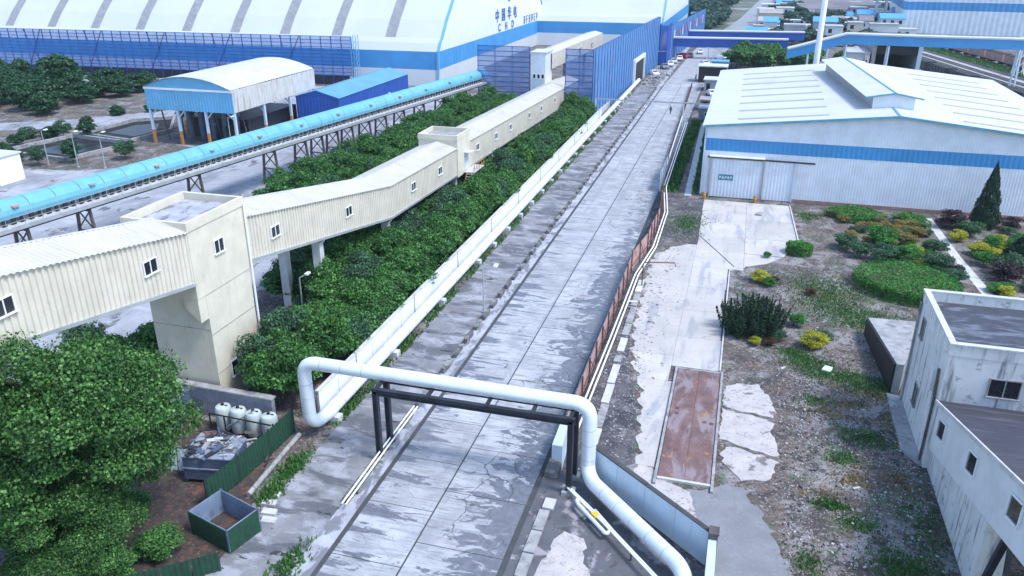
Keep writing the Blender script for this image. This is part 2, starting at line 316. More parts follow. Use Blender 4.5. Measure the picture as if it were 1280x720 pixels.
WC = {}
def window(parent, c, face, w, h, m='frame', lights=2):
    """window on a wall; face is the outward direction '+x', '-y' ..."""
    key = (face, w, h, m, lights)
    if key not in WC:
        fr = MB(); t = .07; d0, d1 = .0, .09
        def bx(mb, u0, u1, v0, v1, a, b):
            if face == '+x': mb.box(a, b, u0, u1, v0, v1)
            elif face == '-x': mb.box(-b, -a, u0, u1, v0, v1)
            elif face == '-y': mb.box(u0, u1, -b, -a, v0, v1)
            else: mb.box(u0, u1, a, b, v0, v1)
        bx(fr, -w / 2 - t, w / 2 + t, h / 2, h / 2 + t, d0, d1); bx(fr, -w / 2 - t - .06, w / 2 + t + .06, -h / 2 - t, -h / 2, d0, d1 + .08)
        bx(fr, -w / 2 - t, -w / 2, -h / 2, h / 2, d0, d1); bx(fr, w / 2, w / 2 + t, -h / 2, h / 2, d0, d1)
        for k in range(1, lights): u = -w / 2 + w * k / lights; bx(fr, u - .035, u + .035, -h / 2, h / 2, d0, d1 - .01)
        pn = MB(); bx(pn, -w / 2 / lights + .02, w / 2 / lights - .02, -h / 2, h / 2, .02, .045)
        WC[key] = (fr.mesh('window', m), pn.mesh('pane', 'glass'))
    f, p = WC[key]; o = put('window', f, c, parent)
    for k in range(lights):
        u = -w / 2 + w * (k + .5) / lights
        q = bpy.data.objects.new('pane', p); COL.objects.link(q); q.parent = o; q.location = (0, u, 0) if 'x' in face else (u, 0, 0)
    return o

# ------------------------------------------------------------------ ground, road, pavements
struct('ground', sheet([(-420, -60), (260, -60), (260, 330), (-420, 330)], -.03), 'ground')
struct('far_ground', sheet([(-1500, 330), (1500, 330), (1500, 2200), (-1500, 2200)], -.034), 'farland')
struct('yard', sheet([(-230, 50), (-46, 50), (-44, 100), (-50, 150), (-56, 186), (-230, 186)], -.012), 'yard')
struct('apron', sheet([(-25.9, 20), (-21.5, 20), (-21.5, 330), (-25.9, 330)], -.008), 'apron')
struct('kerb_strip', sheet([(-21.5, 20), (-20.3, 20), (-20.3, 330), (-21.5, 330)], -.004), 'strip')
road = struct('road', sheet([(-20.4, 20), (-10.0, 20), (-10.0, 212), (-20.4, 212)], -.02), 'joint')
sl = {}
for w in (4.28, 5.3):
    b = .02; mb = MB(); mb.prism([(-w / 2 + b, -2.5 + b), (w / 2 - b, -2.5 + b), (w / 2 - b, 2.5 - b), (-w / 2 + b, 2.5 - b)], -.1, 0); sl[w] = mb.mesh('slab', 'road')
for k in range(38):
    for w, xc in ((4.28, -17.86), (5.3, -13.0)):
        put('slab', sl[w], (xc, 24.5 + 5.02 * k + (0 if w < 5 else 2.2), random.uniform(-.004, .006)), road)
struct('road_beyond', sheet([(-20.02, 212), (-10, 212), (-7, 300), (4.5, 440), (22, 800), (14, 800), (-6, 440), (-18, 300)], -.006), 'road')
# verge of grass under the pipe
struct('verge', sheet([(-27.3, 38), (-25.9, 38), (-25.9, 210), (-27.3, 210)], -.006), M['soilred'] if False else 'ground')
# weighbridge pavement laid as slabs
pv = struct('pavement', sheet([(-5.2, 60), (.5, 60), (.5, 84), (8, 92), (7.6, 110), (-3.6, 110), (-3.4, 95), (-6, 86)], -.022), 'joint')
rows = [(45.5, 51.5, -4.4, -3.1), (51.5, 57.5, -5.2, -3.05), (57.5, 62, -6.6, -3.4), (62, 68, -7.5, -3.4), (68, 74, -7.8, -3.4), (74, 80, -8.0, -3.4), (80, 86, -8.0, -3.4), (86, 91, -7.0, -3.4),
        (60.2, 66, -3.4, .5), (66, 72, -3.4, .35), (72, 78, -3.4, .3), (78, 84, -3.4, .4), (84, 89.5, -3.4, 2.0), (89.5, 95, -3.4, 2.0), (95, 100, -3.5, 2.0), (100, 105, -3.6, 2.0), (105, 110.2, -3.7, 2.0)]
def pave_edge(y): return float(np.interp(y, (45, 50, 56, 60, 66, 72, 80, 86, 89, 91), (-4.2, -4.7, -5.4, -6.6, -7.4, -7.6, -7.9, -7.9, -6.4, -4.6))) + .22 * math.sin(y * 2.3) + .14 * math.sin(y * 5.1 + 1)
for y0, y1, x0, x1 in rows:
    j = [random.uniform(-.12, .12) if x0 < -3.6 else 0 for _ in 'ab']
    q = [(x0 + .01, y0 + .01), (x1 - .01, y0 + .01), (x1 - .01, y1 - .01), (x0 + .01, y1 - .01)]
    if x0 < -3.6 and y1 < 92: q = [(pave_edge(y0), y0 + .01), (x1 - .01, y0 + .01), (x1 - .01, y1 - .01)] + [(pave_edge(yy), yy) for yy in np.linspace(y1 - .01, y0 + .4, 12)]
    MB().prism(q, -.1, random.uniform(.0, .008)).build('slab', 'pave', pv)
for poly in ([(2.02, 85.2), (4.4, 86.8), (6.2, 89.3), (2.02, 89.4)], [(2.02, 89.5), (6.3, 89.5), (8, 95), (2.02, 95)], [(2.02, 95.05), (8.0, 95.05), (7.8, 102.5), (2.02, 102.5)], [(2.02, 102.55), (7.8, 102.55), (7.5, 110.2), (2.02, 110.2)]):
    MB().prism(poly, -.1, random.uniform(0, .008)).build('slab', 'pave', pv)
MB().bar((-3.3, 94.4, .012), (1.0, 84.9, .012), .12, .02).build('drain_channel', 'joint', pv)
for y0, y1, x in ((60, 83.5, .46), (40.5, 60, .0)):
    pass
# kerb of the garden side
kb = struct('garden_kerb', MB().box(.5, .62, 60.2, 83.4, -.1, .12), 'conc_pale')
MB().bar((.56, 83.6, .04), (2.1, 84.9, .04), .12, .16).build('kerb_end', 'conc_pale', kb)
MB().bar((8.1, 95.5, .05), (7.6, 110, .05), .14, .2).build('kerb_side', 'conc_pale', kb)
# broken slabs on the garden side of the weighbridge
def rough(poly, step=.35, amp=.16, seed=1):
    rn = random.Random(seed + len(poly)); out = []
    for a, b in zip(poly, poly[1:] + poly[:1]):
        n = max(1, int(math.dist(a, b) / step))
        out += [(a[0] + (b[0] - a[0]) * k / n + rn.gauss(0, amp * .5), a[1] + (b[1] - a[1]) * k / n + rn.gauss(0, amp * .5)) for k in range(n)]
    return out
bs = struct('broken_paving', sheet(rough([(1.0, 46.8), (4.2, 46.8), (4.4, 57), (1.0, 58.4)]), -.018), 'ground')
for poly in ([(1.0, 54.6), (4.7, 54.0), (4.9, 55.2), (4.3, 57.3), (3.5, 58.9), (2.0, 58.6), (1.1, 57.8)], [(1.0, 50.1), (2.8, 49.5), (5.0, 48.9), (4.9, 50.4), (4.4, 52.3), (4.9, 53.3), (3.2, 54.0), (1.0, 54.2)], [(1.6, 46.6), (2.6, 45.6), (4.4, 46.0), (4.9, 48.4), (2.7, 49.1), (1.5, 49.4), (1.1, 48.2)]):
    MB().prism(rough(poly), -.1, random.uniform(.01, .03)).build('slab', 'broken', bs)
struct('asphalt_path', sheet(rough([(-1.0, 43.6), (2.6, 45.0), (4.1, 41.5), (5.7, 37.5), (7.2, 33), (8, 20), (1.2, 20), (1.0, 36.2), (.2, 41)], .5, .25), -.014), 'asphalt')
struct('pale_patch', sheet(rough([(-4.2, 46), (-2.0, 44.2), (-.6, 43.4), (.2, 40.4), (-1.2, 41.2), (-4.4, 43.6)]), -.01), 'broken')
struct('damp_ground', sheet([(-10.0, 20), (1.0, 20), (1.0, 36.2), (-7.2, 43.2), (-10.0, 43.2)], -.012), 'damp')
struct('dirt_strip', sheet([(-10.0, 43.2), (-7.2, 43.2), (-4.5, 45.5), (-5.2, 52), (-7, 60), (-8, 70), (-8.2, 86), (-7, 91.5), (-3.5, 95), (-3.8, 110), (-10, 112)], -.024), 'dirtdark')
struct('pale_apron', sheet(rough([(-8.3, 34.5), (-7.6, 37.5), (-6.4, 37.2), (-5.4, 34.4), (-4.4, 30.5), (-3.4, 26), (-8.6, 24)], .4, .3), -.006), 'broken')
ks = struct('low_kerb', MB().box(-9.3, -8.6, 39.2, 40.2, -.1, .13), 'conc_pale')
for k in range(9): MB().box(-9.4, -8.75, 37.1 - 2.0 * k, 39.0 - 2.0 * k, -.1, .12 + random.uniform(-.03, .02)).build('kerb_stone', 'conc', ks)
# pale edging between fence and pavement, in lengths
ed = struct('edging', MB().box(-7.9, -7.25, 46.2, 48.9, -.1, .16), 'conc_pale')
for y0, y1 in ((49.1, 52.4), (52.6, 55.5), (55.8, 59), (59.4, 60.6), (61.4, 64), (64.6, 67), (67.3, 71), (71.2, 74.5), (74.8, 78)):
    x = -7.6 - (y0 - 48) * .022; MB().box(x - .3, x + .3, y0, y1, -.1, .14 + random.uniform(-.05, .03)).build('kerb_stone', random.choice(['conc_pale', 'conc']), ed)
# stone blocks along the kerb, left of the road
kerb = struct('kerb', MB().box(-21.46, -21.1, 36.3, 38.6, -.1, .42), 'stone')
y = 39.6
while y < 205:
    L = 1.9 if y < 60 else 1.55
    MB().prism([(-21.47 + random.uniform(-.05, .05), y), (-21.12, y), (-21.12 + random.uniform(-.05, .05), y + L), (-21.47, y + L)], -.1, [.42 + random.uniform(-.1, .1) for _ in range(4)]).build('kerb_stone', 'stone', kerb)
    y += L + random.choice([.8, .95, 1.1]) if y > 60 else L + .9
# warehouse side lane
struct('side_path', sheet([(-6.6, 111.5), (-5.6, 111.5), (-6.6, 165), (-7.6, 165)], -.01), 'conc_pale')
struct('garden_path', sheet([(24.1, 109.6), (25.1, 109.6), (25.6, 95), (26.5, 83), (25.4, 82.5), (24.6, 95)], -.01), 'conc_pale')
struct('grey_lane', sheet([(-58, 50), (-44, 50), (-44, 44), (-60, 40), (-90, 40), (-90, 50)], -.016), 'yard')

# ------------------------------------------------------------------ cream conveyor galleries and transfer tower
GX0, GX1, GXR = -40.3, -35.3, -37.8
def gallery(label, prof, wins, roofrise=.75, hgt=3.5):
    """prof: list of (y, eave height) along the road direction"""
    t = thing('conveyor_gallery', label, 'gallery', (GXR, prof[0][0], prof[0][1] - hgt), group='cream conveyor galleries')
    for (y0, e0), (y1, e1) in zip(prof, prof[1:]):
        MB().patch((GX1, y0, e0 - hgt), (GX1, y1, e1 - hgt), (GX1, y1, e1), (GX1, y0, e0), .42, .085).build('side_wall', 'cream', t)
        MB().patch((GX0, y0, e0 - hgt), (GX0, y1, e1 - hgt), (GX0, y1, e1), (GX0, y0, e0), .42, .05, True).build('side_wall', 'cream', t)
        o = .22
        MB().patch((GX1 + o, y0, e0 - .04), (GX1 + o, y1, e1 - .04), (GXR, y1, e1 + roofrise), (GXR, y0, e0 + roofrise), .42, .06).build('roof', 'cream_roof', t)
        MB().patch((GX0 - o, y1, e1 - .04), (GX0 - o, y0, e0 - .04), (GXR, y0, e0 + roofrise), (GXR, y1, e1 + roofrise), .42, .04).build('roof', 'cream_roof', t)
        MB().bar((GXR, y0, e0 + roofrise + .05), (GXR, y1, e1 + roofrise + .05), .16, .06).build('ridge_cap', 'conc_pale', t)
        MB().bar((GX1 + .1, y0, e0 - hgt - .06), (GX1 + .1, y1, e1 - hgt - .06), .16, .22).build('edge_beam', 'galv', t)
        MB().prism([(GX0, y0), (GX1, y0), (GX1, y1), (GX0, y1)], [e0 - hgt - .2, e0 - hgt - .2, e1 - hgt - .2, e1 - hgt - .2], [e0 - hgt, e0 - hgt, e1 - hgt, e1 - hgt]).build('floor', 'conc', t)
    for y, z in wins: window(t, (GX1 + .06, y, z), '+x', 1.15, .85)
    return t
gallery('cream corrugated conveyor gallery running from left frame edge down to the tall tower', [(12, 19.7), (43.0, 14.4)], [(39.1, 13.4), (28.5, 15.2), (18, 17)], hgt=3.75)
gallery('cream conveyor gallery sloping from the tall tower past its knee to the small roof room', [(49.6, 13.5), (75.6, 8.85), (96.6, 8.2)], [(53.4, 11.1), (66.0, 8.95), (81.9, 7.1), (90.4, 6.8)])
gallery('cream conveyor gallery running from the small roof room to the blue mesh screen', [(101.6, 8.15), (176, 5.8)], [(105.2, 6.5), (114.1, 6.2), (121.9, 6.0), (133.6, 5.7), (142.1, 5.4), (153, 5.1), (163, 4.8)])
t = thing('transfer_tower', 'tall cream rendered transfer tower where two conveyor galleries meet', 'tower', (-38, 46, 0))
MB().box(-40.4, -35.22, 43.0, 49.6, 9.4, 14.4).build('wall', 'render', t)
MB().box(-40.2, -35.24, 43.9, 49.4, 0, 9.4).build('shaft', 'render', t)
MB().prism([(-36.4, 43.02), (-35.26, 43.02), (-35.26, 43.9), (-36.4, 43.9)], [8.6, 7.6, 7.6, 8.6], [9.4] * 4).build('corbel', 'render', t)
pr = MB()
for x0, x1, y0, y1 in ((-40.45, -35.15, 42.92, 43.2), (-40.45, -35.15, 49.4, 49.68), (-40.45, -40.17, 43.2, 49.4), (-35.43, -35.15, 43.2, 49.4)): pr.box(x0, x1, y0, y1, 14.4, 15.05)
pr.build('parapet', 'render', t)
MB().box(-40.17, -35.43, 43.2, 49.4, 14.4, 14.5).build('roof', 'strip', t)
for z in (9.35, 6.2, 3.0): MB().box(-35.235, -35.215, 43.92, 49.4, z, z + .05).build('joint_line', 'conc', t)
for z in (6.6, 1.6): MB().box(-40.2, -35.24, 43.885, 43.9, z, z + .05).build('joint_line', 'conc', t)
window(t, (-35.22, 46.1, 12.4), '+x', 1.0, .95); window(t, (-35.24, 46.3, 2.6), '+x', 1.6, 1.2)
MB().tube([(-35.1, 49.5, 14.6), (-35.1, 49.5, .3)], .09, 8).build('downpipe', 'frame', t)
t = thing('transfer_room', 'small cream flat-roofed room straddling the gallery with a pale blue door', 'building', (-37.8, 99, 4.6))
MB().box(-40.5, -35.1, 96.6, 101.7, 4.3, 9.2).build('wall', 'render', t)
pr = MB()
for x0, x1, y0, y1 in ((-40.55, -35.05, 96.5, 96.75), (-40.55, -35.05, 101.5, 101.75), (-40.55, -40.3, 96.75, 101.5), (-35.3, -35.05, 96.75, 101.5)): pr.box(x0, x1, y0, y1, 9.2, 9.85)
pr.build('parapet', 'render', t); MB().box(-40.3, -35.3, 96.75, 101.5, 9.2, 9.28).build('roof', 'conc', t)
MB().box(-35.1, -35.04, 99.4, 100.5, 4.6, 6.9).build('door', 'wallblue', t)
MB().box(-35.1, -34.2, 99.2, 100.8, 7.0, 7.12).build('canopy', 'conc_pale', t)
s = thing('steel_stair', 'rusty steel stair with landing rising to the blue door of the roof room', 'stairs', (-34.4, 99, 0))
MB().box(-35.05, -33.6, 98.8, 103.2, 4.42, 4.55).build('landing', 'conc_pale', s)
for k in range(14): MB().box(-34.6, -33.6, 98.8 - .28 * k - .28, 98.8 - .28 * k, 4.3 - .3 * k, 4.34 - .3 * k).build('tread', 'galv', s)
for x in (-34.62, -33.58): MB().bar((x, 98.8, 4.4), (x, 94.8, .1), .06, .2).build('stringer', 'orange', s)
rl = MB()
for k in range(5): rl.bar((-33.6, 99 + k, 4.5), (-33.6, 99 + k, 5.5), .05)
rl.bar((-33.6, 98.8, 5.5), (-33.6, 103.2, 5.5), .05); rl.bar((-33.6, 98.8, 5.0), (-33.6, 103.2, 5.0), .04); rl.bar((-33.6, 98.8, 5.45), (-33.6, 95, 1.3), .05)
rl.build('railing', 'orange', s)
for i, (y, e) in enumerate(((61, 8.0), (75.6, 5.35), (97.2, 4.6), (113.5, 4.4), (128, 4.0), (142.5, 3.6), (157, 3.1))):
    c = thing('gallery_pier', ['concrete pier under the gallery between tall tower and gallery knee', 'pale concrete pier under the knee of the gallery', 'concrete pier under the small roof room', 'first concrete pier beyond the roof room', 'second concrete pier beyond the roof room', 'third concrete pier beyond the roof room', 'last concrete pier before the blue mesh screen'][i], 'pier', (-37.8, y, 0), group='piers under the cream galleries')
    for x in (-39.6, -36.0): MB().box(x - .4, x + .4, y - .35, y + .35, 0, e - .5).build('column', 'conc_pale', c)
    MB().box(-40.2, -35.4, y - .4, y + .4, e - .5, e - .26 - (.12 if y < 90 else 0)).build('crossbeam', 'conc_pale', c)

# ------------------------------------------------------------------ white pipeline and its gantry
zc, r = .95, .47
pts = [V(-26.6, 212, zc), V(-26.6, 44.2, zc)] + arc((-26.9, 42.6, zc - .1), (-26.7, 43.6, zc), (-27.0, 42.4, zc + .9), 6) + [V(-27.05, 42.4, 4.9)] + arc((-27.05, 42.4, 6.05), (-27.05, 42.4, 5.0), (-26.0, 42.4, 6.05), 8) + [V(-8.2, 42.3, 6.05)] + arc((-7.05, 42.3, 6.0), (-8.1, 42.3, 6.05), (-7.05, 42.2, 5.0), 8) + [V(-7.05, 42.2, 1.9)] + arc((-7.0, 42.0, 1.0), (-7.05, 42.2, 1.8), (-6.4, 41.2, 1.0), 8) + [V(-1.1, 35.9, 1.0)] + arc((-.5, 35.3, 1.0), (-1.1, 35.9, 1.0), (-.3, 34.6, .9), 6) + [V(.2, 32.2, .6), V(.4, 31, -.4)]
p = thing('pipeline', 'large white insulated pipe along the wall and looping over the road', 'pipe', (-26.6, 42.4, 0))
MB().tube(pts, r, 20).smooth().build('pipe_run', 'pipewhite', p)
sm = MB()
for yy in np.arange(46, 200, 4.1): sm.tube([(-26.6, yy, zc), (-26.6, yy + .09, zc)], r + .012, 20)
for xx in np.arange(-25.6, -8.4, 1.55): sm.tube([(xx, 42.38, 6.05), (xx + .035, 42.38, 6.05)], r + .006, 20)
for zz in (2.2, 3.3, 4.4): sm.tube([(-27.03, 42.4, zz), (-27.03, 42.4, zz + .035)], r + .006, 20); sm.tube([(-7.05, 42.2, zz), (-7.05, 42.2, zz + .035)], r + .006, 20)
for f in (.15, .35, .55, .75, .95): q = V(-6.4, 41.2, 1).lerp(V(-1.1, 35.9, 1), f); sm.tube([q, q + V(.025, -.025, 0)], r + .006, 20)
sm.smooth().build('cladding_bands', 'galv', p, kind='stuff')
sup = None; ys = [44.8, 55.4, 66.8] + [78 + 5.8 * k for k in range(21)]
for i, yy in enumerate(ys):
    c = MB(); c.box(-27.0, -25.95, yy - .35, yy + .35, -.05, .5)
    c.build('pipe_saddle', 'conc_pale', label=['squat concrete saddle under the pipe nearest the riser', 'second concrete pipe saddle from the riser', 'third concrete pipe saddle from the riser'][i] if i < 3 else 'small concrete saddle under the far pipe beside the wall', cat='saddle', group='saddles under the pipe')
g = thing('pipe_gantry', 'dark steel portal frame carrying the white pipe across the road', 'gantry', (-14.5, 41.8, 0))
for x in (-21.15, -8.05):
    for yy in (41.2, 42.9):
        mb = MB(); mb.box(x - .16, x + .16, yy - .03, yy + .03, 0, 5.3); mb.box(x - .18, x - .13, yy - .17, yy + .17, 0, 5.3); mb.box(x + .13, x + .18, yy - .17, yy + .17, 0, 5.3); mb.build('leg', 'darksteel', g)
        MB().box(x - .4, x + .4, yy - .4, yy + .4, -.02, .25).build('footing', 'conc', g)
for yy in (41.2, 42.9):
    mb = MB(); mb.box(-21.4, -7.8, yy - .03, yy + .03, 5.12, 5.58)
    for z in (5.12, 5.55): mb.box(-21.4, -7.8, yy - .16, yy + .16, z, z + .035)
    mb.build('beam', 'darksteel', g)
for x in (-21.1, -17.5, -13.5, -10.5, -8.1): MB().box(x - .1, x + .1, 41.0, 43.1, 5.44, 5.66).build('cross_member', 'darksteel', g)
# small pipe loop and thin conduits by the gantry's right foot
MB().tube([(-6.9, 39.9, .5)] + arc((-7.5, 40.3, .5), (-7.0, 40.0, .5), (-7.1, 39.6, .5), 5) + [V(-5.2, 37.6, .5)] + arc((-4.9, 37.2, .5), (-5.2, 37.6, .5), (-4.8, 37.9, .5), 5) + [V(-6.0, 39.3, .5), V(-6.2, 39.5, .2)], .12, 10).smooth().build('pipe_loop', 'pipewhite', label='small white bent pipe loop lying beside the large diagonal pipe', cat='pipe')
def conduit(label, runs, rad, grp, dx=.28):
    t = thing('conduit_pair', label, 'conduit', runs[0], group=grp)
    for k in (-.5, .5):
        MB().tube([(x + k * dx, y, z) for x, y, z in runs], rad, 8).smooth().build('conduit', 'white', t)
    for (a, b) in zip(runs, runs[1:]):
        n = max(1, int((Vector(b) - Vector(a)).length / 5))
        for q in range(n):
            p_ = Vector(a).lerp(Vector(b), (q + .3) / n)
            if p_.z > .3: MB().bar((p_.x, p_.y, 0), (p_.x, p_.y, p_.z - .06), .1).build('post', 'brown', t)
    return t
c1 = conduit('pair of thin white conduits on short posts along the kerb left of gantry', [(-21.0, 35.6, .55), (-20.95, 41.5, .75), (-20.9, 47, .85)], .06, 'thin white conduits')
c2 = conduit('pair of thin white conduits slanting from the gantry foot to lower frame edge', [(-8.1, 41.2, .45), (-5.2, 38.2, .6), (1.0, 31.5, .7)], .06, 'thin white conduits', .2)
MB().bar((-6.05, 39.0, .56), (-5.75, 38.7, .57), .36, .18).build('marker_tape', 'yellow', c2)
c3 = conduit('pair of white cable ducts running along the pink fence', [(-8.9, 46.5, .9), (-8.75, 62, .9), (-8.7, 77.5, .9), (-7.9, 86.5, .9), (-8.0, 100, .9), (-9.4, 112, .9), (-10.2, 160, .9)], .075, 'thin white conduits', .34)

# panel wall behind the pipe
w = thing('panel_wall', 'long pale blue-white sheet wall behind the white pipe', 'wall', (-27.45, 44.5, 0))
yy = 44.5
while yy < 160:
    MB().patch((-27.4, yy, 0), (-27.4, yy + 2.96, 0), (-27.4, yy + 2.96, 2.45), (-27.4, yy, 2.45), .6, .03).build('panel', 'wallwhite', w)
    if int(yy * 10) % 120 < 30: MB().box(-27.42, -27.3, yy - .05, yy + .03, 0, 2.6).build('post', 'galv', w)
    yy += 3
MB().box(-27.62, -27.32, 44.4, yy, 2.46, 2.56).build('coping', 'conc_pale', w)
MB().box(-27.6, -27.45, 44.4, yy, 0, 2.44).build('backing', 'conc', w)

# ------------------------------------------------------------------ turquoise tube conveyor on trestles
A0, B0 = V(-76.5, 30, 6), V(-54.6, 169, 6); ax = (B0 - A0).normalized(); px = V(ax.y, -ax.x, 0)
def tc(s, u, z): q = A0 + ax * s + px * u; return (q.x, q.y, z)
LN = (B0 - A0).length
t = thing('tube_conveyor', 'long turquoise round-hooded belt conveyor on dark steel trestles', 'conveyor', tc(0, 0, 0))
ns = int(LN // 3.0); 
for k in range(ns):
    s0, s1 = k * LN / ns + .03, (k + 1) * LN / ns - .03; mb = MB(); n = 10
    for q in range(n):
        a0, a1 = [math.pi * (-.12 + 1.2 * (q + d) / n) for d in (0, 1)]
        f = lambda s, a: tc(s, -.55 + 1.35 * math.cos(a), 7.05 + 1.3 * math.sin(a))
        mb.quad(f(s0, a0), f(s1, a0), f(s1, a1), f(s0, a1))
    mb.sm = True; mb.build('hood', 'tube', t)
    if k % 3 == 1:
        a = .55; mb = MB(); c = Vector(f(s0 + 1.4, a)); mb.box(-.35, .35, -.35, .35, -.06, .1); mb.v = [tuple(c + Vector(v)) for v in mb.v]; mb.build('hatch', 'galv' if k % 2 else 'wagonpink', t)
MB().prism([tc(0, -1.9, 0)[:2], tc(0, 1.9, 0)[:2], tc(LN, 1.9, 0)[:2], tc(LN, -1.9, 0)[:2]], 5.75, 5.95).build('deck', 'conc_pale', t)
mb = MB(); mb.bar(tc(0, 1.85, 5.8), tc(LN, 1.85, 5.8), .14, .4); mb.build('edge_girder', 'galv', t)
mb = MB(); mb.bar(tc(0, -1.2, 5.5), tc(LN, -1.2, 5.5), .2, .5); mb.bar(tc(0, 1.2, 5.5), tc(LN, 1.2, 5.5), .2, .5); mb.build('girders', 'darksteel', t)
mb = MB()
for k in range(int(LN / 1.0)): mb.bar(tc(k + .5, .75, 5.95), tc(k + .5, .75, 6.6), .16, .5)
mb.build('idlers', 'black', t, kind='stuff')
mb = MB()
for k in range(int(LN / 2.0)): mb.bar(tc(k * 2, 1.8, 5.95), tc(k * 2, 1.8, 7.0), .05)
for z in (6.5, 7.0): mb.bar(tc(0, 1.8, z), tc(LN, 1.8, z), .045)
mb.build('railing', 'galv', t)
for i, s in enumerate((32.5, 40, 56.5, 71, 78, 82, 86, 90, 95, 100, 106, 113, 121, 130)):
    tr = thing('trestle', ['dark steel trestle under the tube conveyor at left frame edge', 'dark steel trestle under tube conveyor, second from left edge', 'dark steel trestle of the tube conveyor seen over the tall tower roof', 'rusty trestle of the tube conveyor beside the left end of the hedge belt'][i] if i < 4 else 'dark steel trestle in the crowded row under the far tube conveyor', 'trestle', tc(s, 0, 0), group='trestles of the tube conveyor')
    mb = MB()
    for u in (-1.0, 1.0): mb.bar(tc(s, u * 1.55, 0), tc(s, u, 5.3), .28)
    mb.build('legs', 'steel', tr) if False else None
    for u in (-1.0, 1.0): MB().bar(tc(s, u * 1.55, 0), tc(s, u, 5.3), .28).build('leg', 'steel', tr)
    for z0, z1 in ((.3, 2.5), (2.7, 5.0)):
        a, b = 1.55 - .55 * z0 / 5.3, 1.55 - .55 * z1 / 5.3
        MB().bar(tc(s, -a, z0), tc(s, b, z1), .12).build('brace', 'steel', tr); MB().bar(tc(s, a, z0), tc(s, -b, z1), .12).build('brace', 'steel', tr)
        MB().bar(tc(s, -b, z1), tc(s, b, z1), .16).build('tie', 'steel', tr)

# ------------------------------------------------------------------ storage domes
def dome(name, label, x0, x1, yc, half, top, wall, txt):
    """barrel vault along X with a flat gable at x1; profile points in (y, z) on the near half"""
    t = thing(name, label, 'storage dome', ((x0 + x1) / 2, yc, 0), group='white barrel-vaulted storage halls')
    pf = [(-half - 1.2, 0), (-half - .3, wall[0]), (-half, wall[1])]
    for fy, fz in ((.973, .075), (.946, .117), (.878, .277), (.786, .457), (.68, .62), (.57, .755), (.45, .865), (.31, .945), (.16, .988), (0, 1)): pf.append((-half * fy, wall[1] + (top - wall[1]) * fz))
    full = pf + [(-y, z) for y, z in pf[-2::-1]]
    def surf(xa, xb, pts, off, m, nm):
        mb = MB()
        for (ya, za), (yb, zb) in zip(pts, pts[1:]):
            n = Vector((0, zb - za, yb - ya)); n = Vector((0, -(zb - za), (yb - ya))).normalized() * off
            mb.quad((xa, yc + ya + n.y, za + n.z), (xb, yc + ya + n.y, za + n.z), (xb, yc + yb + n.y, zb + n.z), (xa, yc + yb + n.y, zb + n.z))
        mb.sm = True; return mb.build(nm, m, t)
    surf(x0, x1, full[2:-2], 0, 'domewhite', 'roof'); surf(x0, x1, full[1:3], 0, 'blueband', 'blue_band'); surf(x0, x1, full[0:2], 0, 'domewhite', 'base_wall')
    surf(x0, x1, full[-3:-1], 0, 'blueband', 'blue_band'); surf(x0, x1, full[-2:], 0, 'domewhite', 'base_wall')
    nb = int((x1 - x0) / 16) if txt else 0
    for k in range(nb):
        xs = x1 - 15.5 - 15.3 * k
        surf(xs, xs + 2.9, full[4:13], .06, 'skylight', 'skylight_strip')
    # gable in three horizontal bands of vertical sheeting
    def edge(z):
        for (ya, za), (yb, zb) in zip(pf, pf[1:]):
            if za <= z <= zb: return ya + (yb - ya) * (z - za) / (zb - za + 1e-9)
        return 0
    for zz0, zz1, m, nm in ((0, wall[0], 'domewhite', 'gable_base'), (wall[0], wall[1], 'blueband', 'gable_band')):
        MB().patch((x1, yc + edge(zz0), zz0), (x1, yc - edge(zz0), zz0), (x1, yc - edge(zz1), zz1), (x1, yc + edge(zz1), zz1), 1.2, .06).build(nm, m, t)
    top_p = [(y, z) for y, z in full if z >= wall[1]]
    MB().quad(*[(x1, yc + y, z) for y, z in top_p][::-1]).build('gable', 'sheetwhite', t)
    mb = MB()
    for (ya, za), (yb, zb) in zip(full, full[1:]): mb.bar((x1 + .1, yc + ya, za), (x1 + .1, yc + yb, zb), .5, .5)
    mb.build('edge_trim', 'bluesky', t)
    return t
def text_mesh(s, size):
    cu = bpy.data.curves.new('lettering', 'FONT'); cu.body = s; cu.size = size; cu.extrude = .04; cu.offset = size * .018
    o = bpy.data.objects.new('lettering', cu); COL.objects.link(o); dg = bpy.context.evaluated_depsgraph_get()
    me = bpy.data.meshes.new_from_object(o.evaluated_get(dg)); bpy.data.objects.remove(o); return me
def lettering(s, size, loc, rot, m, parent, gap=1.0, wide=1.0):
    """one part per character, advancing along the wall"""
    for k, ch in enumerate(s):
        me = text_mesh(ch, size); me.materials.clear(); me.materials.append(M[m])
        d = Vector((math.cos(rot[2]), math.sin(rot[2]), 0)) * gap * k
        put('letter', me, (loc[0] + d.x, loc[1] + d.y, loc[2]), parent, rot, (wide, 1, 1))
d1 = dome('storage_dome', 'huge white barrel-vaulted storage hall with blue band and lettered gable', -260, -75, 250, 56, 34, (4.0, 8.4), 1)
lettering('中国华电', 4.1, (-74.9, 243.0, 11.9), (R(90), 0, R(90)), 'letter', d1, 6.6, 1.0)
lettering('CHD', 3.2, (-74.9, 246, 8.8), (R(90), 0, R(90)), 'letter', d1, 7.4, 1.1)
mb = MB()
for k in range(6):
    y0 = 276 + 3.4 * k
    mb.box(-74.98, -74.88, y0, y0 + .35, 8.75, 11.2)
    for z in (8.8, 9.8, 10.9)[k % 2:]: mb.box(-74.98, -74.88, y0 + .36, y0 + 1.7, z, z + .35)
    if k % 3 != 1: mb.box(-74.98, -74.88, y0 + 1.3, y0 + 1.6, 9.2, 10.85)
mb.build('small_lettering', 'letter', d1)
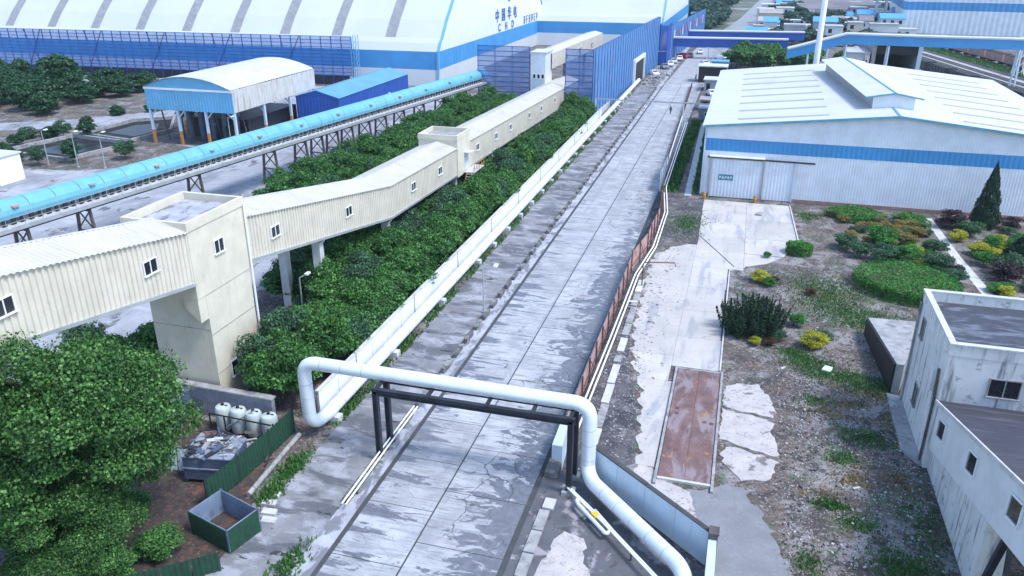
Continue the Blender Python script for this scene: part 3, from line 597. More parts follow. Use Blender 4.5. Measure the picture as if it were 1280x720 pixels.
lg = MB(); lg.lathe([(2.2, 0), (2.2, .1)], (0, 0, 0), 16); lg.v = [(-74.9 + z, 258 + x * .8, 19.2 + y) for x, y, z in lg.v]; lg.build('emblem', 'letter', d1)
d2 = dome('storage_dome', 'second white storage hall with blue band behind the roadside mesh fence', -120, -30, 352, 57, 33, (4.3, 8.3), 0)
lettering('华电', 5, (-29.9, 330, 14.5), (R(90), 0, R(90)), 'letter', d2, 9, .8)

# ------------------------------------------------------------------ blue wind-break mesh screens
def mesh_screen(name, label, a, b, z0, z1, step, m, rails, parent=None, group=None, postm='bluesteel', corr=None, pw=.14):
    a, b = Vector((*a, 0)), Vector((*b, 0)); L = (b - a).length; d = (b - a) / L; n = max(1, round(L / step)); nr = Vector((d.y, -d.x, 0))
    t = thing(name, label, 'mesh screen', tuple(a.lerp(b, .5)), group=group)
    for k in range(n):
        p, q = a + d * L * k / n, a + d * L * (k + 1) / n
        mb = MB()
        if corr: mb.patch((p.x, p.y, z0), (q.x, q.y, z0), (q.x, q.y, z1), (p.x, p.y, z1), corr, .32)
        else: mb.quad((p.x, p.y, z0), (q.x, q.y, z0), (q.x, q.y, z1), (p.x, p.y, z1))
        mb.build('panel', m, t)
    for k in range(n + 1):
        p = a + d * L * k / n - nr * (.16 if not corr else -.36); MB().bar((p.x, p.y, 0), (p.x, p.y, z1), pw).build('post', postm, t)
    o = nr * (.14 if not corr else -.16)
    for k in range(rails):
        z = z0 + (z1 - z0) * k / (rails - 1); MB().bar((a.x + o.x, a.y + o.y, z), (b.x + o.x, b.y + o.y, z), .12).build('rail', postm, t)
    return t
ms = mesh_screen('wind_screen', 'long see-through blue mesh screen in front of the huge storage hall', (-232, 182.5), (-96.3, 189.0), 2.4, 12.0, 2.75, 'mesh', 12, group='blue wind-break screens', pw=.2)
for k in range(0, 49, 7):
    f0, f1 = k / 49, (k + 2) / 49; MB().bar((-232 + 135.7 * f0, 182.2 + 6.5 * f0, 2.4), (-232 + 135.7 * f1, 182.2 + 6.5 * f1, 12), .16).build('brace', 'bluesteel', ms); MB().bar((-232 + 135.7 * f0, 182.2 + 6.5 * f0, 12), (-232 + 135.7 * f0, 186 + 6.5 * f0, 2.4), .16).build('stay', 'bluesteel', ms)
MB().prism([(-232, 183.6), (-98, 190.0), (-98, 190.4), (-232, 184)], 0, 2.3).build('base_wall', 'darksteel', ms)  # dark strip added to stand in for the dark gap below the mesh
lt = MB()
for x in (-96.0, -94.6):
    for y in (188.2, 189.6): lt.bar((x, y, 0), (x, y, 12.4), .12)
for k in range(9):
    z = k * 1.38
    lt.bar((-96.0, 188.2, z), (-94.6, 188.2, z + 1.38), .08); lt.bar((-96, 188.2, z), (-94.6, 188.2, z), .08); lt.bar((-94.6, 188.2, z), (-94.6, 189.6, z + 1.38), .08)
lt.build('lattice_mast', 'bluesky', label='pale blue lattice mast at the right end of the hall mesh screen', cat='mast')
mesh_screen('wind_screen', 'blue see-through mesh screen at the end of the tube conveyor', (-55.2, 166), (-43.8, 166), 0, 13.5, 3.8, 'mesh', 14, group='blue wind-break screens')
mesh_screen('wind_screen', 'blue mesh end panel that the far cream gallery runs into', (-35, 161), (-29.4, 161), 0, 13.9, 2.8, 'mesh', 12, group='blue wind-break screens')
rf = mesh_screen('wind_screen', 'tall dense blue corrugated screen along the left side of road', (-29.3, 161), (-26.4, 250), 0, 13.9, 3.0, 'meshdense', 4, group='blue wind-break screens', corr=1.0)
MB().box(-28.75, -28.45, 161, 212, 0, 1.3).build('plinth', 'conc_pale', rf)
for q in range(2):
    mb = MB()
    for k in range(7): mb.box(-28.62, -28.5, 176.2 + random.uniform(0, 3), 176.8 + random.uniform(0, 3), 4.4 + 4 * q + .4 * k, 4.6 + 4 * q + .4 * k)
    mb.build('faded_mark', 'letterred', rf)
pd = thing('portal', 'white steel portal opening in the blue roadside screen', 'portal', (-26.9, 215, 0))
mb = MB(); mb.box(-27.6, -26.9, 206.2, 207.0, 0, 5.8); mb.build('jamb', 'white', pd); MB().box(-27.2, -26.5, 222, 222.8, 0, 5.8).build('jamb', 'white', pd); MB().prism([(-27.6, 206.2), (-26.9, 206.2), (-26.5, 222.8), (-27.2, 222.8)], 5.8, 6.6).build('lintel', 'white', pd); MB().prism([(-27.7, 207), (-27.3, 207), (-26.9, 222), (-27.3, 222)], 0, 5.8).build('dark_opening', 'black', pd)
tb = thing('mesh_tower', 'dark blue mesh-clad box tower beside the road screen', 'tower', (-26.2, 256, 0))
mb = MB()
mb.patch((-28.4, 250, 4), (-23.7, 250, 4), (-23.7, 250, 11.4), (-28.4, 250, 11.4), .8, .1); mb.patch((-23.7, 250, 4), (-23.7, 263, 4), (-23.7, 263, 11.4), (-23.7, 250, 11.4), .8, .1); mb.build('upper_mesh', 'meshdark', tb)
mb = MB(); mb.box(-28.4, -23.7, 250, 263, .3, 4); mb.build('base', 'blueroyal', tb)
MB().box(-28.5, -23.6, 249.9, 250.0, 3.95, 4.15).build('ledge', 'wallblue', tb)
for x in (-28.4, -26, -23.7): MB().bar((x, 250.1, 0), (x, 250.1, 11.5), .2).build('post', 'bluesteel', tb)
rs = mesh_screen('wind_screen', 'far blue screen with a row of red and white characters', (-24.2, 263), (-18.6, 345), 0, 10.2, 3.4, 'meshdense', 4, group='blue wind-break screens', corr=.8)
for k in range(13):
    f = (k + 1.2) / 14.5; x, y = -24.2 + 5.6 * f + .35, 263 + 82 * f; mb = MB()
    for q in range(4): mb.box(x, x + .1, y - 1.6 + random.uniform(0, 2), y - .9 + random.uniform(0, 2), 5.8 + .7 * q, 6.3 + .7 * q)
    mb.box(x, x + .1, y + .3, y + .8, 5.7, 8.6); mb.build('letter', 'letterred' if k % 3 else 'letterwhite', rs)
# white house where the conveyors meet, and the short gallery behind it
t = thing('junction_house', 'narrow white junction house between the blue mesh screens', 'building', (-42, 168, 0))
MB().box(-43.5, -40.4, 166, 172, 0, 12.2).build('wall', 'sheetwhite', t); MB().box(-43.7, -40.2, 165.9, 172.2, 12.2, 12.5).build('roof', 'roofwhite', t)
for k in range(3): window(t, (-42.7 + .9 * k, 165.98, 7.6), '-y', .5, .8, lights=1)
t = thing('short_gallery', 'short cream gallery climbing from the junction house to the second hall', 'gallery', (-40, 190, 6))
A, B = V(-42.5, 171, 10.2), V(-39.4, 215, 10.6); n = V(1.5, -.1, 0)
def pr4(o, z): return [tuple(A + o + V(0, 0, z)), tuple(B + o + V(0, 0, z))]
a0, a1 = pr4(n * 1.6, -1.6); b0, b1 = pr4(n * 1.6, 1.5); MB().patch(a0, a1, b1, b0, .6, .06).build('side_wall', 'cream', t)
a0, a1 = pr4(n * -1.2, -1.6); c0, c1 = pr4(n * -1.2, 1.5); MB().patch(a1, a0, c0, c1, .6, .06).build('side_wall', 'cream', t)
d0, d1_ = pr4(n * .2, 2.0); MB().patch(b0, b1, d1_, d0, .6, .04).build('roof', 'cream_roof', t); MB().patch(c1, c0, d0, d1_, .6, .04).build('roof', 'cream_roof', t)
for f in (.25, .5, .75): q = A.lerp(B, f) + n * 1.65; window(t, (q.x + .1, q.y, q.z), '+x', 1.1, .7)
for f in (.4, .8): q = A.lerp(B, f); MB().box(q.x - .3, q.x + .3, q.y - .3, q.y + .3, 0, q.z - 1.6).build('pier', 'conc', t)

# ------------------------------------------------------------------ warehouse on the right
WX0, WX1, WXR, WY0, WY1, WE, WR = -4.3, 43.3, 19.5, 112.2, 168, 9.9, 12.35
t = thing('warehouse', 'wide white sheet warehouse with blue band and raised ridge vent', 'warehouse', (WXR, WY0, 0))
def wz(x): return WE + (WR - WE) * (1 - abs(x - WXR) / (WXR - WX0))
DX0, DX1, DZ = -3.3, 3.55, 5.5
for a, b in ((WX0, WXR), (WXR, WX1)):
    MB().patch((a, WY0, 8.2), (b, WY0, 8.2), (b, WY0, wz(b)), (a, WY0, wz(a)), .36, .018).build('gable_sheet', 'sheetwhite', t)
MB().patch((WX0, WY0, 6.5), (WX1, WY0, 6.5), (WX1, WY0, 8.2), (WX0, WY0, 8.2), .62, .045).build('blue_band', 'blueband', t)
MB().patch((WX0, WY0, .45), (WX1, WY0, .45), (WX1, WY0, 6.5), (WX0, WY0, 6.5), .36, .018).build('front_sheet', 'sheetwhite', t)
MB().patch((WX1, WY0, 0), (WX1, WY1, 0), (WX1, WY1, WE), (WX1, WY0, WE), .62, .045).build('side_sheet', 'sheetwhite', t)
MB().patch((WX0, WY1, 0), (WX0, WY0, 0), (WX0, WY0, WE), (WX0, WY1, WE), .62, .045).build('side_sheet', 'sheetwhite', t)
MB().patch((WX1, WY1, 0), (WX0, WY1, 0), (WX0, WY1, WE), (WX1, WY1, WE), .62, .045).build('rear_sheet', 'sheetwhite', t)
MB().box(WX0 - .05, WX1, WY0 - .14, WY0 - .01, 0, .45).build('brick_plinth', 'brick', t)
for a, b in ((WX0 - .4, WXR), (WXR, WX1 + .4)):
    A, B, C, D = (a, WY0 - .5, wz(a) + .08), (b, WY0 - .5, wz(b) + .08), (b, WY1 + .4, wz(b) + .08), (a, WY1 + .4, wz(a) + .08)
    MB().patch(B, C, D, A, .7, .035) if False else None
    mb = MB(); mb.patch(B, C, D, A, .8, .035); mb.build('roof_slope', 'roofwhite', t)
    MB().bar((a, WY0 - .5, wz(a) + .02), (b, WY0 - .5, wz(b) + .02), .16, .3).build('verge_trim', 'trim', t)
for sgn in (-1, 1):
    for k in range(8):
        y = 114.6 + 6.4 * k; xa, xb = (WX0 + 3.9, WX0 + 15.6 + .1 * k) if sgn < 0 else (WX1 - 15.6, WX1 - 4)
        mb = MB(); mb.prism([(xa, y), (xb, y), (xb, y + .9), (xa, y + .9)], [wz(xa) + .02, wz(xb) + .02] * 1 + [wz(xb) + .02, wz(xa) + .02], [wz(xa) + .16, wz(xb) + .16, wz(xb) + .16, wz(xa) + .16]); mb.build('roof_light', 'roofline', t)
VS = 3.2
for sgn in (-1, 1):
    A, B = (WXR + sgn * 3.6, 118, 13.75), (WXR, 118, 14.4); C, D = (WXR - VS, 158, 14.4), (WXR - VS + sgn * 3.6, 158, 13.75)
    mb = MB(); mb.patch(B, C, D, A, .8, .03) if sgn < 0 else mb.patch(C, B, A, D, .8, .03); mb.build('vent_roof', 'roofwhite', t)
    MB().bar((A[0], 117.9, 13.7), (WXR, 117.9, 14.35), .12, .2).build('vent_trim', 'trim', t)
    MB().quad((WXR + sgn * 2.6, 118.4, wz(WXR + 2.6)), (WXR - VS + sgn * 2.6, 158, wz(WXR + 5.6)), (WXR - VS + sgn * 2.6, 158, 13.8), (WXR + sgn * 2.6, 118.4, 13.8)).build('vent_side', 'skylight', t)
MB().quad((WXR - 2.6, 118.4, 11.8), (WXR + 2.6, 118.4, 11.8), (WXR + 2.6, 118.4, 13.85), (WXR, 118.4, 14.35), (WXR - 2.6, 118.4, 13.85)).build('vent_end', 'sheetwhite', t)
MB().bar((WXR, 111.7, WR + .14), (WXR, 118, WR + .14), .3, .06).build('ridge_cap', 'trim', t); MB().bar((WXR, 118, 14.45), (WXR - VS, 158, 14.45), .25, .06).build('ridge_cap', 'trim', t)
MB().bar((WX0 - .5, WY0, WE - .1), (WX0 - .5, WY1, WE - .1), .3, .25).build('gutter', 'wallblue', t)
MB().tube([(WX0 - .15, WY0 - .15, WE), (WX0 - .15, WY0 - .15, .3)], .1, 8).build('downpipe', 'wallblue', t)
dr = MB().patch((DX0, WY0 - .22, .08), (DX1, WY0 - .22, .08), (DX1, WY0 - .22, DZ), (DX0, WY0 - .22, DZ), .45, .04).build('sliding_door', 'sheetwhite', t)
dm = MB(); dm.bar((DX0, WY0 - .3, 0), (DX0, WY0 - .3, DZ), .16); dm.bar((DX1, WY0 - .3, 0), (DX1, WY0 - .3, DZ), .16); dm.bar((DX0, WY0 - .3, DZ), (DX1, WY0 - .3, DZ), .14); dm.build('door_frame', 'galv', dr)
mb = MB(); mb.patch((DX1 + .25, WY0 - .16, .08), (7.7, WY0 - .16, .08), (7.7, WY0 - .16, DZ), (DX1 + .25, WY0 - .16, DZ), .45, .04); mb.build('sliding_door', 'sheetwhite', t)
MB().bar((DX0 - .6, WY0 - .4, DZ + .2), (10.2, WY0 - .4, DZ + .1), .18, .2).build('door_rail', 'darksteel', t)
MB().box(DX0 - .3, DX1 + .2, WY0 - .75, WY0 - .02, DZ + .3, DZ + .42).build('door_hood', 'white', t)
MB().bar((7.75, WY0 - .3, 0), (7.75, WY0 - .3, DZ), .16).build('door_post', 'wallblue', t)
sg = MB().box(-2.2, -.2, WY0 - .31, WY0 - .27, 2.5, 3.3).build('sign', 'teal', dr)
mb = MB()
for k in range(5):
    x = -2.05 + .37 * k
    mb.box(x, x + .06, WY0 - .33, WY0 - .312, 2.68, 3.12); mb.box(x + .061, x + .26, WY0 - .33, WY0 - .312, 2.86, 2.92); mb.box(x + .12, x + .18, WY0 - .33, WY0 - .312, 2.93, 3.1)
    if k % 2: mb.box(x + .061, x + .26, WY0 - .33, WY0 - .312, 2.68, 2.74)
put('sign_marks', mb.mesh('sign_marks', 'letterwhite', ORG[dr.name]), ORG[dr.name], dr)
for x in (-3.8, 3.0):
    b = thing('bollard', 'small yellow banded bollard at the %s side of the warehouse door' % ('left' if x < 0 else 'right'), 'bollard', (x, 110.6, 0), group='bollards at the warehouse door')
    MB().lathe([(.22, 0), (.22, .4), (.2, .9), (.12, .95)], (x, 110.6, 0), 10).build('post', 'orange', b); MB().lathe([(.235, .5), (.235, .7)], (x, 110.6, 0), 10).build('band', 'yellow', b)

# ------------------------------------------------------------------ old white building, lower right
t = thing('old_building', 'stained white two-storey block with parapet and black flat roof', 'building', (22, 55, 0))
BX0, BX1, BY0, BY1, BZ = 14.2, 34, 50.4, 59.4, 8.5
MB().box(BX0, BX1, BY0, BY1, 0, BZ).build('wall', 'oldwall', t)
pr = MB()
for x0, x1, y0, y1 in ((BX0 - .04, BX1, BY0 - .04, BY0 + .26), (BX0 - .04, BX1, BY1 - .26, BY1 + .04), (BX0 - .04, BX0 + .26, BY0 + .26, BY1 - .26)): pr.box(x0, x1, y0, y1, BZ, BZ + .75)
pr.build('parapet', 'oldwall', t)
pr = MB()
for x0, x1, y0, y1 in ((BX0 - .1, BX1, BY0 - .1, BY0 + .3), (BX0 - .1, BX1, BY1 - .3, BY1 + .1), (BX0 - .1, BX0 + .3, BY0 + .3, BY1 - .3)): pr.box(x0, x1, y0, y1, BZ + .75, BZ + .85)
pr.build('coping', 'conc_pale', t)
MB().box(BX0 + .26, BX1, BY0 + .26, BY1 - .26, BZ, BZ + .06).build('roof', 'bitumen', t)
window(t, (17.7, BY0, 6.6), '-y', 1.7, 1.2, 'conc', 2); window(t, (24, BY0, 6.6), '-y', 1.7, 1.2, 'conc', 2)
window(t, (BX0, 55.8, 2.6), '-x', 1.0, 1.5, 'conc', 2); window(t, (BX0, 57.6, 7.0), '-x', .8, 1.4, 'conc', 2)
MB().tube([(BX0 - .12, 59.2, 8.4), (BX0 - .12, 59.2, .2)], .09, 8).build('downpipe', 'conc', t); MB().tube([(BX0 - .12, 51.4, 7.0), (BX0 - .12, 51.0, 5.0), (BX0 - .12, 51.0, .2)], .09, 8).build('downpipe', 'steel', t)
MB().box(BX0 - .25, BX0, 52.0, 52.7, 5.0, 6.6).build('meter_box', 'oldwall2', t)
MB().prism([(13.1, 52), (14.18, 50.5), (14.18, 59.8), (13.2, 60)], -.05, .18).build('plinth_path', 'conc', t)
t = thing('inclined_gallery', 'white inclined gallery with dark roof climbing towards lower right corner', 'gallery', (19, 42, 0))
yA, yB, zA, zB = 50.35, 12, 5.0, 16.2
MB().prism([(14.3, yB), (26, yB), (26, yA), (14.3, yA)], [zB - 3.4, zB - 3.4, zA - 3.4, zA - 3.4], [zB, zB, zA, zA]).build('wall', 'oldwall2', t)
MB().prism([(14.1, yB), (26.2, yB), (26.2, yA), (14.1, yA)], [zB + .01, zB + .01, zA + .01, zA + .01], [zB + .22, zB + .22, zA + .22, zA + .22]).build('roof', 'bitumen2', t)
MB().bar((14.08, yA, zA + .14), (14.08, yB, zB + .14), .1, .26).build('gutter', 'conc_pale', t)
for y in (48.6, 42.2, 35.5, 29):
    z = zA + (yA - y) / (yA - yB) * (zB - zA) - 1.45
    mb = MB(); sl_ = (zB - zA) / (yA - yB)
    def q(y_, z_): return (14.3, y + y_, z + z_ - sl_ * y_)
    fr = MB()
    for (a, b) in (((-.8, -.65), (.8, -.65)), ((-.8, .65), (.8, .65)), ((-.8, -.65), (-.8, .65)), ((.8, -.65), (.8, .65))): fr.bar(Vector(q(*a)) - V(.05, 0, 0), Vector(q(*b)) - V(.05, 0, 0), .09, .12)
    fo = fr.build('window', 'frame', t)
    for a, b in ((-.76, -.02), (.02, .76)): pn = MB().quad(*[Vector(q(*c)) - V(.03, 0, 0) for c in ((a, -.61), (a, .61), (b, .61), (b, -.61))]); put('pane', pn.mesh('pane', 'glass', ORG[fo.name]), ORG[fo.name], fo)
MB().prism([(14.5, 38.6), (16, 38.6), (16, yA), (14.5, yA)], 0, [zA + .306 * 0 + 1.6 + 3.4 * 0 - 1.65 + .0, 1.6, 1.6, 1.6] if False else [4.95, 4.95, 1.55, 1.55]).build('support_wall', 'oldwall', t)
lg_ = MB(); lg_.bar((14.7, 38.2, 0), (14.7, 36.5, 5.6), .3); lg_.bar((14.7, 34.4, 0), (14.7, 36.0, 5.8), .2); lg_.build('steel_leg', 'darksteel', t)
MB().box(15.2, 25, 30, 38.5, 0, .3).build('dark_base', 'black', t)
t = thing('coal_hopper', 'concrete wedge block with black shuttered side against the white building', 'hopper', (13.5, 66, 0))
MB().prism([(13.6, 60.3), (14.1, 60.3), (17.5, 71.4), (12.9, 71.2)], 0, [2.6, 2.6, 1.6, 1.6]).build('block', 'conc', t)
MB().prism([(13.45, 60.5), (13.56, 60.5), (12.86, 71.0), (12.75, 71.0)], 0, [2.5, 2.5, 1.5, 1.5]).build('black_side', 'black', t)

# ------------------------------------------------------------------ weighbridge
t = thing('weighbridge', 'rusty steel truck weighbridge set flush in the pale pavement', 'weighbridge', (-1.05, 52, 0))
for x0, x1 in ((-2.78, -1.06), (-1.04, .62)):
    for k in range(3): MB().box(x0, x1, 44.5 + 5.06 * k, 49.54 + 5.06 * k, -.02, .1).build('deck_plate', 'rust', t)
for x0, x1 in ((-3.0, -2.82), (.66, .84)): MB().box(x0, x1, 43.6, 59.9, -.05, .2).build('side_kerb', 'conc', t)
MB().box(-2.8, .64, 44.2, 44.42, -.05, .14).build('end_kerb', 'conc_pale', t); MB().box(-2.8, .64, 59.72, 59.92, -.05, .1).build('end_kerb', 'conc', t)
for x, y in ((-2.3, 53.4), (-2.3, 52.6), (-.2, 51.9), (.3, 51.8), (-2.35, 47.9), (-1.9, 47.8)): MB().lathe([(.17, 0), (.17, .02)], (x, y, .1), 12).build('lifting_eye', 'brown', t)

# ------------------------------------------------------------------ fences right of the road
t = thing('pink_fence', 'faded pink sheet fence with brown posts along the right road edge', 'fence', (-9.7, 75, 0))
fl = [(-9.55, 46.5), (-9.7, 80), (-8.85, 87), (-8.6, 97.5), (-9.6, 112)]
for (xa, ya), (xb, yb) in zip(fl, fl[1:]):
    n = max(1, round((yb - ya) / 3.0))
    for k in range(n):
        x0, y0, x1, y1 = xa + (xb - xa) * k / n, ya + (yb - ya) * k / n, xa + (xb - xa) * (k + 1) / n, ya + (yb - ya) * (k + 1) / n
        h0 = 1.9 if y0 < 80 else 2.3; dz = random.uniform(-.06, .05)
        MB().patch((x0, y0 + .05, .1), (x1, y1 - .05, .1), (x1, y1 - .05, h0 + dz), (x0, y0 + .05, h0 + dz), .5, .03).build('panel', 'pink', t)
        MB().bar((x0 + .1, y0, 0), (x0 + .1, y0, h0 + .25), .12).build('post', 'brown', t)
        MB().bar((x0 + .1, y0, .7), (x1 + .1, y1, .75), .06).build('rail', 'brown', t)
        if k % 2: MB().bar((x0 + .12, y0 + .1, h0), (x0 + .55, y0 + 1.1, .1), .05).build('brace', 'brown', t)
MB().prism([(-10.0, 46), (-9.72, 46), (-9.85, 80), (-10.13, 80)], 0, .75).build('base_wall', 'conc', t)
t = thing('fence_gate', 'pale blue-grey sheet panel closing the fence by the warehouse corner', 'fence', (-10, 117, 0))
for k in range(3): MB().patch((-10.2 - .04 * k, 112.3 + 3.4 * k, 0), (-10.2 - .04 * k, 115.6 + 3.4 * k, 0), (-10.2, 115.6 + 3.4 * k, 3.0), (-10.2, 112.3 + 3.4 * k, 3.0), .5, .03).build('panel', 'wallblue', t)
for k in range(4): MB().bar((-10.05, 112.2 + 3.4 * k, 0), (-10.05, 112.2 + 3.4 * k, 3.1), .12).build('post', 'galv', t)
t = thing('dark_fence', 'dark brown slatted fence along the far right road edge', 'fence', (-11, 150, 0))
for k in range(44):
    y = 123 + 2.0 * k; x = -10.6 - .026 * (y - 123)
    if abs(y - 165) < 2: continue
    MB().bar((x, y, .1), (x - .05, y + 1.8, .1), .1, .16).build('rail', 'brown', t); MB().bar((x, y, 1.2), (x - .05, y + 1.8, 1.2), .08, .1).build('rail', 'brown', t)
    MB().bar((x, y, 0), (x, y, 1.5), .12).build('post', 'brown', t); MB().quad((x + .02, y + .2, .2), (x - .03, y + 1.7, .2), (x - .03, y + 1.7, 1.1), (x + .02, y + .2, 1.1)).build('board', 'brown', t)
MB().tube([(-10.3, 118, .9), (-11.6, 168, .9)], .13, 8).build('white_pipe', 'white', label='thin white pipe running beside the dark far fence', cat='pipe')
t = thing('entrance_wall', 'pale blue wall with dark coping slanting beside the large pipe', 'wall', (-3, 40, 0))
A, B = (-7.05, 43.3), (.75, 36.9)
for k in range(4):
    f0, f1 = k / 4, (k + 1) / 4; a = (A[0] + (B[0] - A[0]) * f0, A[1] + (B[1] - A[1]) * f0); b = (A[0] + (B[0] - A[0]) * f1 - .02, A[1] + (B[1] - A[1]) * f1 + .016)
    MB().prism([a, b, (b[0] + .16, b[1] + .2), (a[0] + .16, a[1] + .2)], 0, 2.35).build('panel', 'wallblue', t)
    MB().prism([(a[0] - .02, a[1] - .02), (b[0] - .02, b[1] - .02), (b[0] + .18, b[1] + .22), (a[0] + .18, a[1] + .22)], 2.35, 2.42 + random.uniform(-.03, .03)).build('coping', 'joint', t)
MB().box(.75, 1.25, 36.5, 37.1, 0, 2.55).build('end_pier', 'steel', t); MB().box(.75, 1.2, 20, 36.5, 0, 2.2).build('return_wall', 'wallblue', t)
MB().box(.74, 1.3, 36.45, 37.15, 2.55, 2.65).build('pier_cap', 'steel', t)
t = thing('fence_stub', 'short white concrete stub wall with rubble by the gantry foot', 'wall', (-9.3, 44.8, 0))
MB().prism([(-9.7, 43.4), (-9.0, 43.4), (-9.2, 46.4), (-9.75, 46.4)], 0, 1.9).build('block', 'wallblue', t); MB().prism([(-9.9, 42.3), (-9.1, 42.5), (-9.0, 43.38), (-9.8, 43.38)], 0, [.5, .3, .6, .9]).build('rubble', 'stone', t)
t = thing('pipe_bracket', 'thin dark pipe standing up from the edging and bending over the pavement', 'pipe', (-8.0, 80, 0))
MB().tube([(-8.0, 76.5, 0), (-8.0, 76.5, 2.4)] + arc((-8.0, 76.5, 2.7), (-8.0, 76.5, 2.4), (-7.7, 76.6, 2.7), 4) + [V(-4.9, 77.2, 2.7), V(-4.8, 77.2, 2.3)], .06, 8).build('pipe', 'brown', t)
MB().tube([(-8.6, 70.4, .9), (-7.7, 70.5, .9)], .08, 8).build('cross_pipe', 'white', t)
# height bar over the road
t = thing('height_bar', 'grey height-limit bar on posts spanning the road far off', 'barrier', (-16, 158, 0))
MB().bar((-28.0, 158, 4.9), (-3.6, 158, 4.9), .22, .22).build('bar', 'galv', t)
for x in (-28.0, -10.9, -3.6): MB().bar((x, 158, 0), (x, 158, 5.0), .2).build('post', 'white', t)
MB().box(-20.1, -19.3, 157.7, 157.88, 4.6, 5.3).build('warning_board', 'conc_pale', t)

# ------------------------------------------------------------------ left yard: canopy shed, blue building, basins
t = thing('canopy_shed', 'open shed on tall posts with sky-blue gable sheet and curved white roof', 'shed', (-92, 130, 0))
x0, x1, y0, y1 = -101.3, -83.6, 119, 147
n = 10; cx = (x0 + x1) / 2
def rz(x): return 10.0 + 1.9 * (1 - ((x - cx) / (x1 - x0) * 2) ** 2)
xs = [x0 + (x1 - x0) * k / n for k in range(n + 1)]
MB().patch((x0, y0, 6.1), (x1, y0, 6.1), (x1, y0, 9.6), (x0, y0, 9.6), .6, .06).build('gable_sheet', 'bluesky', t)
MB().quad(*([(x0, y0, 9.95), (x1, y0, 9.95)] + [(x, y0, rz(x)) for x in xs[::-1]])).build('gable_arch', 'bluesky', t)
MB().box(x0 - .1, x1 + .1, y0 - .12, y0 - .02, 9.6, 9.95).build('gable_trim', 'white', t)
for a, b in zip(xs, xs[1:]): MB().patch((b, y0 - .4, rz(b) + .1), (b, y1, rz(b) + .1), (a, y1, rz(a) + .1), (a, y0 - .4, rz(a) + .1), 1.0, .05).build('roof_sheet', 'oldroof', t)
MB().patch((x1, y0, 6.2), (x1, y1, 6.2), (x1, y1, 10.0), (x1, y0, 10.0), .9, .09).build('side_sheet', 'rustside', t); MB().patch((x0, y1, 6.2), (x0, y0, 6.2), (x0, y0, 10), (x0, y1, 10), .9, .09).build('side_sheet', 'conc_pale', t)
for x in (x0 + .3, x0 + 6, x0 + 11.7, x1 - .3):
    for y in (y0 + .3, y0 + 9.5, y0 + 18.5, y1 - .3):
        MB().bar((x, y, 0), (x, y, 2.4), .42).build('post_base', 'orange', t); MB().bar((x, y, 2.4), (x, y, 6.2), .4).build('post', 'wallblue', t)
        MB().bar((x, y, 4.7), (x + (1.4 if x < x1 - 1 else -1.4), y, 6.1), .16).build('knee_brace', 'wallblue', t)
MB().box(-98, -86, 126, 143, 0, 3.6).build('stored_plant', 'darksteel', t)
for k in range(10): xx = -100 + 1.6 * k; MB().bar((xx, 122 + (k * 7) % 5, 0), (xx + (k % 3 - 1), 122 + (k * 7) % 5, 6), .18).build('inner_strut', 'steel', t)
for k in range(5): MB().tube([(-97 + 2.4 * k, 124.5, 0), (-97 + 2.4 * k, 124.5, 5.4)], .55, 10).build('silo_leg', 'container', t)
MB().box(-101, -84, 119.3, 146.8, -.02, .03).build('dark_floor', 'dirtdark', t)  # dark sheet added under the roof so the shed interior reads dark
t = thing('blue_building', 'royal blue sheet building with lighter blue pitched roof', 'building', (-79, 155, 0))
x0, x1, y0, y1 = -83.2, -74.0, 138.5, 172
for a, b in (((x0, y0), (x1, y0)), ((x1, y0), (x1, y1)), ((x1, y1), (x0, y1)), ((x0, y1), (x0, y0))): MB().patch((*a, 0), (*b, 0), (*b, 6.0), (*a, 6.0), .7, .05).build('wall_sheet', 'blueroyal', t)
mx = (x0 + x1) / 2
MB().patch((x1 + .2, y0 - .2, 6.0), (x1 + .2, y1 + .2, 6.0), (mx, y1 + .2, 7.3), (mx, y0 - .2, 7.3), .8, .04).build('roof_slope', 'blueroof', t)
MB().patch((x0 - .2, y1 + .2, 6.0), (x0 - .2, y0 - .2, 6.0), (mx, y0 - .2, 7.3), (mx, y1 + .2, 7.3), .8, .04).build('roof_slope', 'blueroof', t)
MB().quad((x0, y0, 6.0), (x1, y0, 6.0), (mx, y0, 7.28)).build('gable', 'blueroyal', t)
for i, poly in enumerate(([(-121, 105), (-106, 103.5), (-103.5, 116.5), (-118.5, 118.8)], [(-118.5, 120.5), (-105.5, 118), (-104.5, 128), (-112, 139), (-118, 134)])):
    t = thing('settling_basin', ['dark concrete settling basin nearest the white shed at left edge', 'dark settling basin beside the canopy shed posts'][i], 'basin', (poly[0][0], poly[0][1], 0), group='settling basins')
    MB().quad(*[(x, y, .03) for x, y in poly]).build('bed', 'basin', t); cx, cy = np.mean(poly, 0)
    MB().quad(*[(cx + (x - cx) * .55, cy + (y - cy) * .55, .05) for x, y in poly]).build('water', 'water', t)
    for a, b in zip(poly, poly[1:] + poly[:1]): MB().bar((*a, .3), (*b, .3), .5, .7).build('rim_wall', 'conc', t)
struct('grass_strip', sheet([(-170, 90), (-124, 96), (-100, 99), (-86, 108), (-86, 116), (-100, 120), (-104, 150), (-118, 168), (-190, 168), (-190, 120)], .004), 'ground')
struct('yard_lane', sheet([(-180, 112), (-140, 118), (-122, 128), (-106, 150), (-112, 156), (-130, 134), (-145, 124), (-180, 120)], .01), 'yard')
t = thing('white_hut', 'plain white flat-roofed hut at the left frame edge', 'building', (-108, 91, 0))
MB().box(-114, -103.6, 88.6, 93, 0, 4.0).build('wall', 'white', t); MB().box(-114.2, -103.4, 88.4, 93.2, 4.0, 4.2).build('roof', 'roofwhite', t); window(t, (-109, 88.6, 2.2), '-y', 1.6, 1.2)
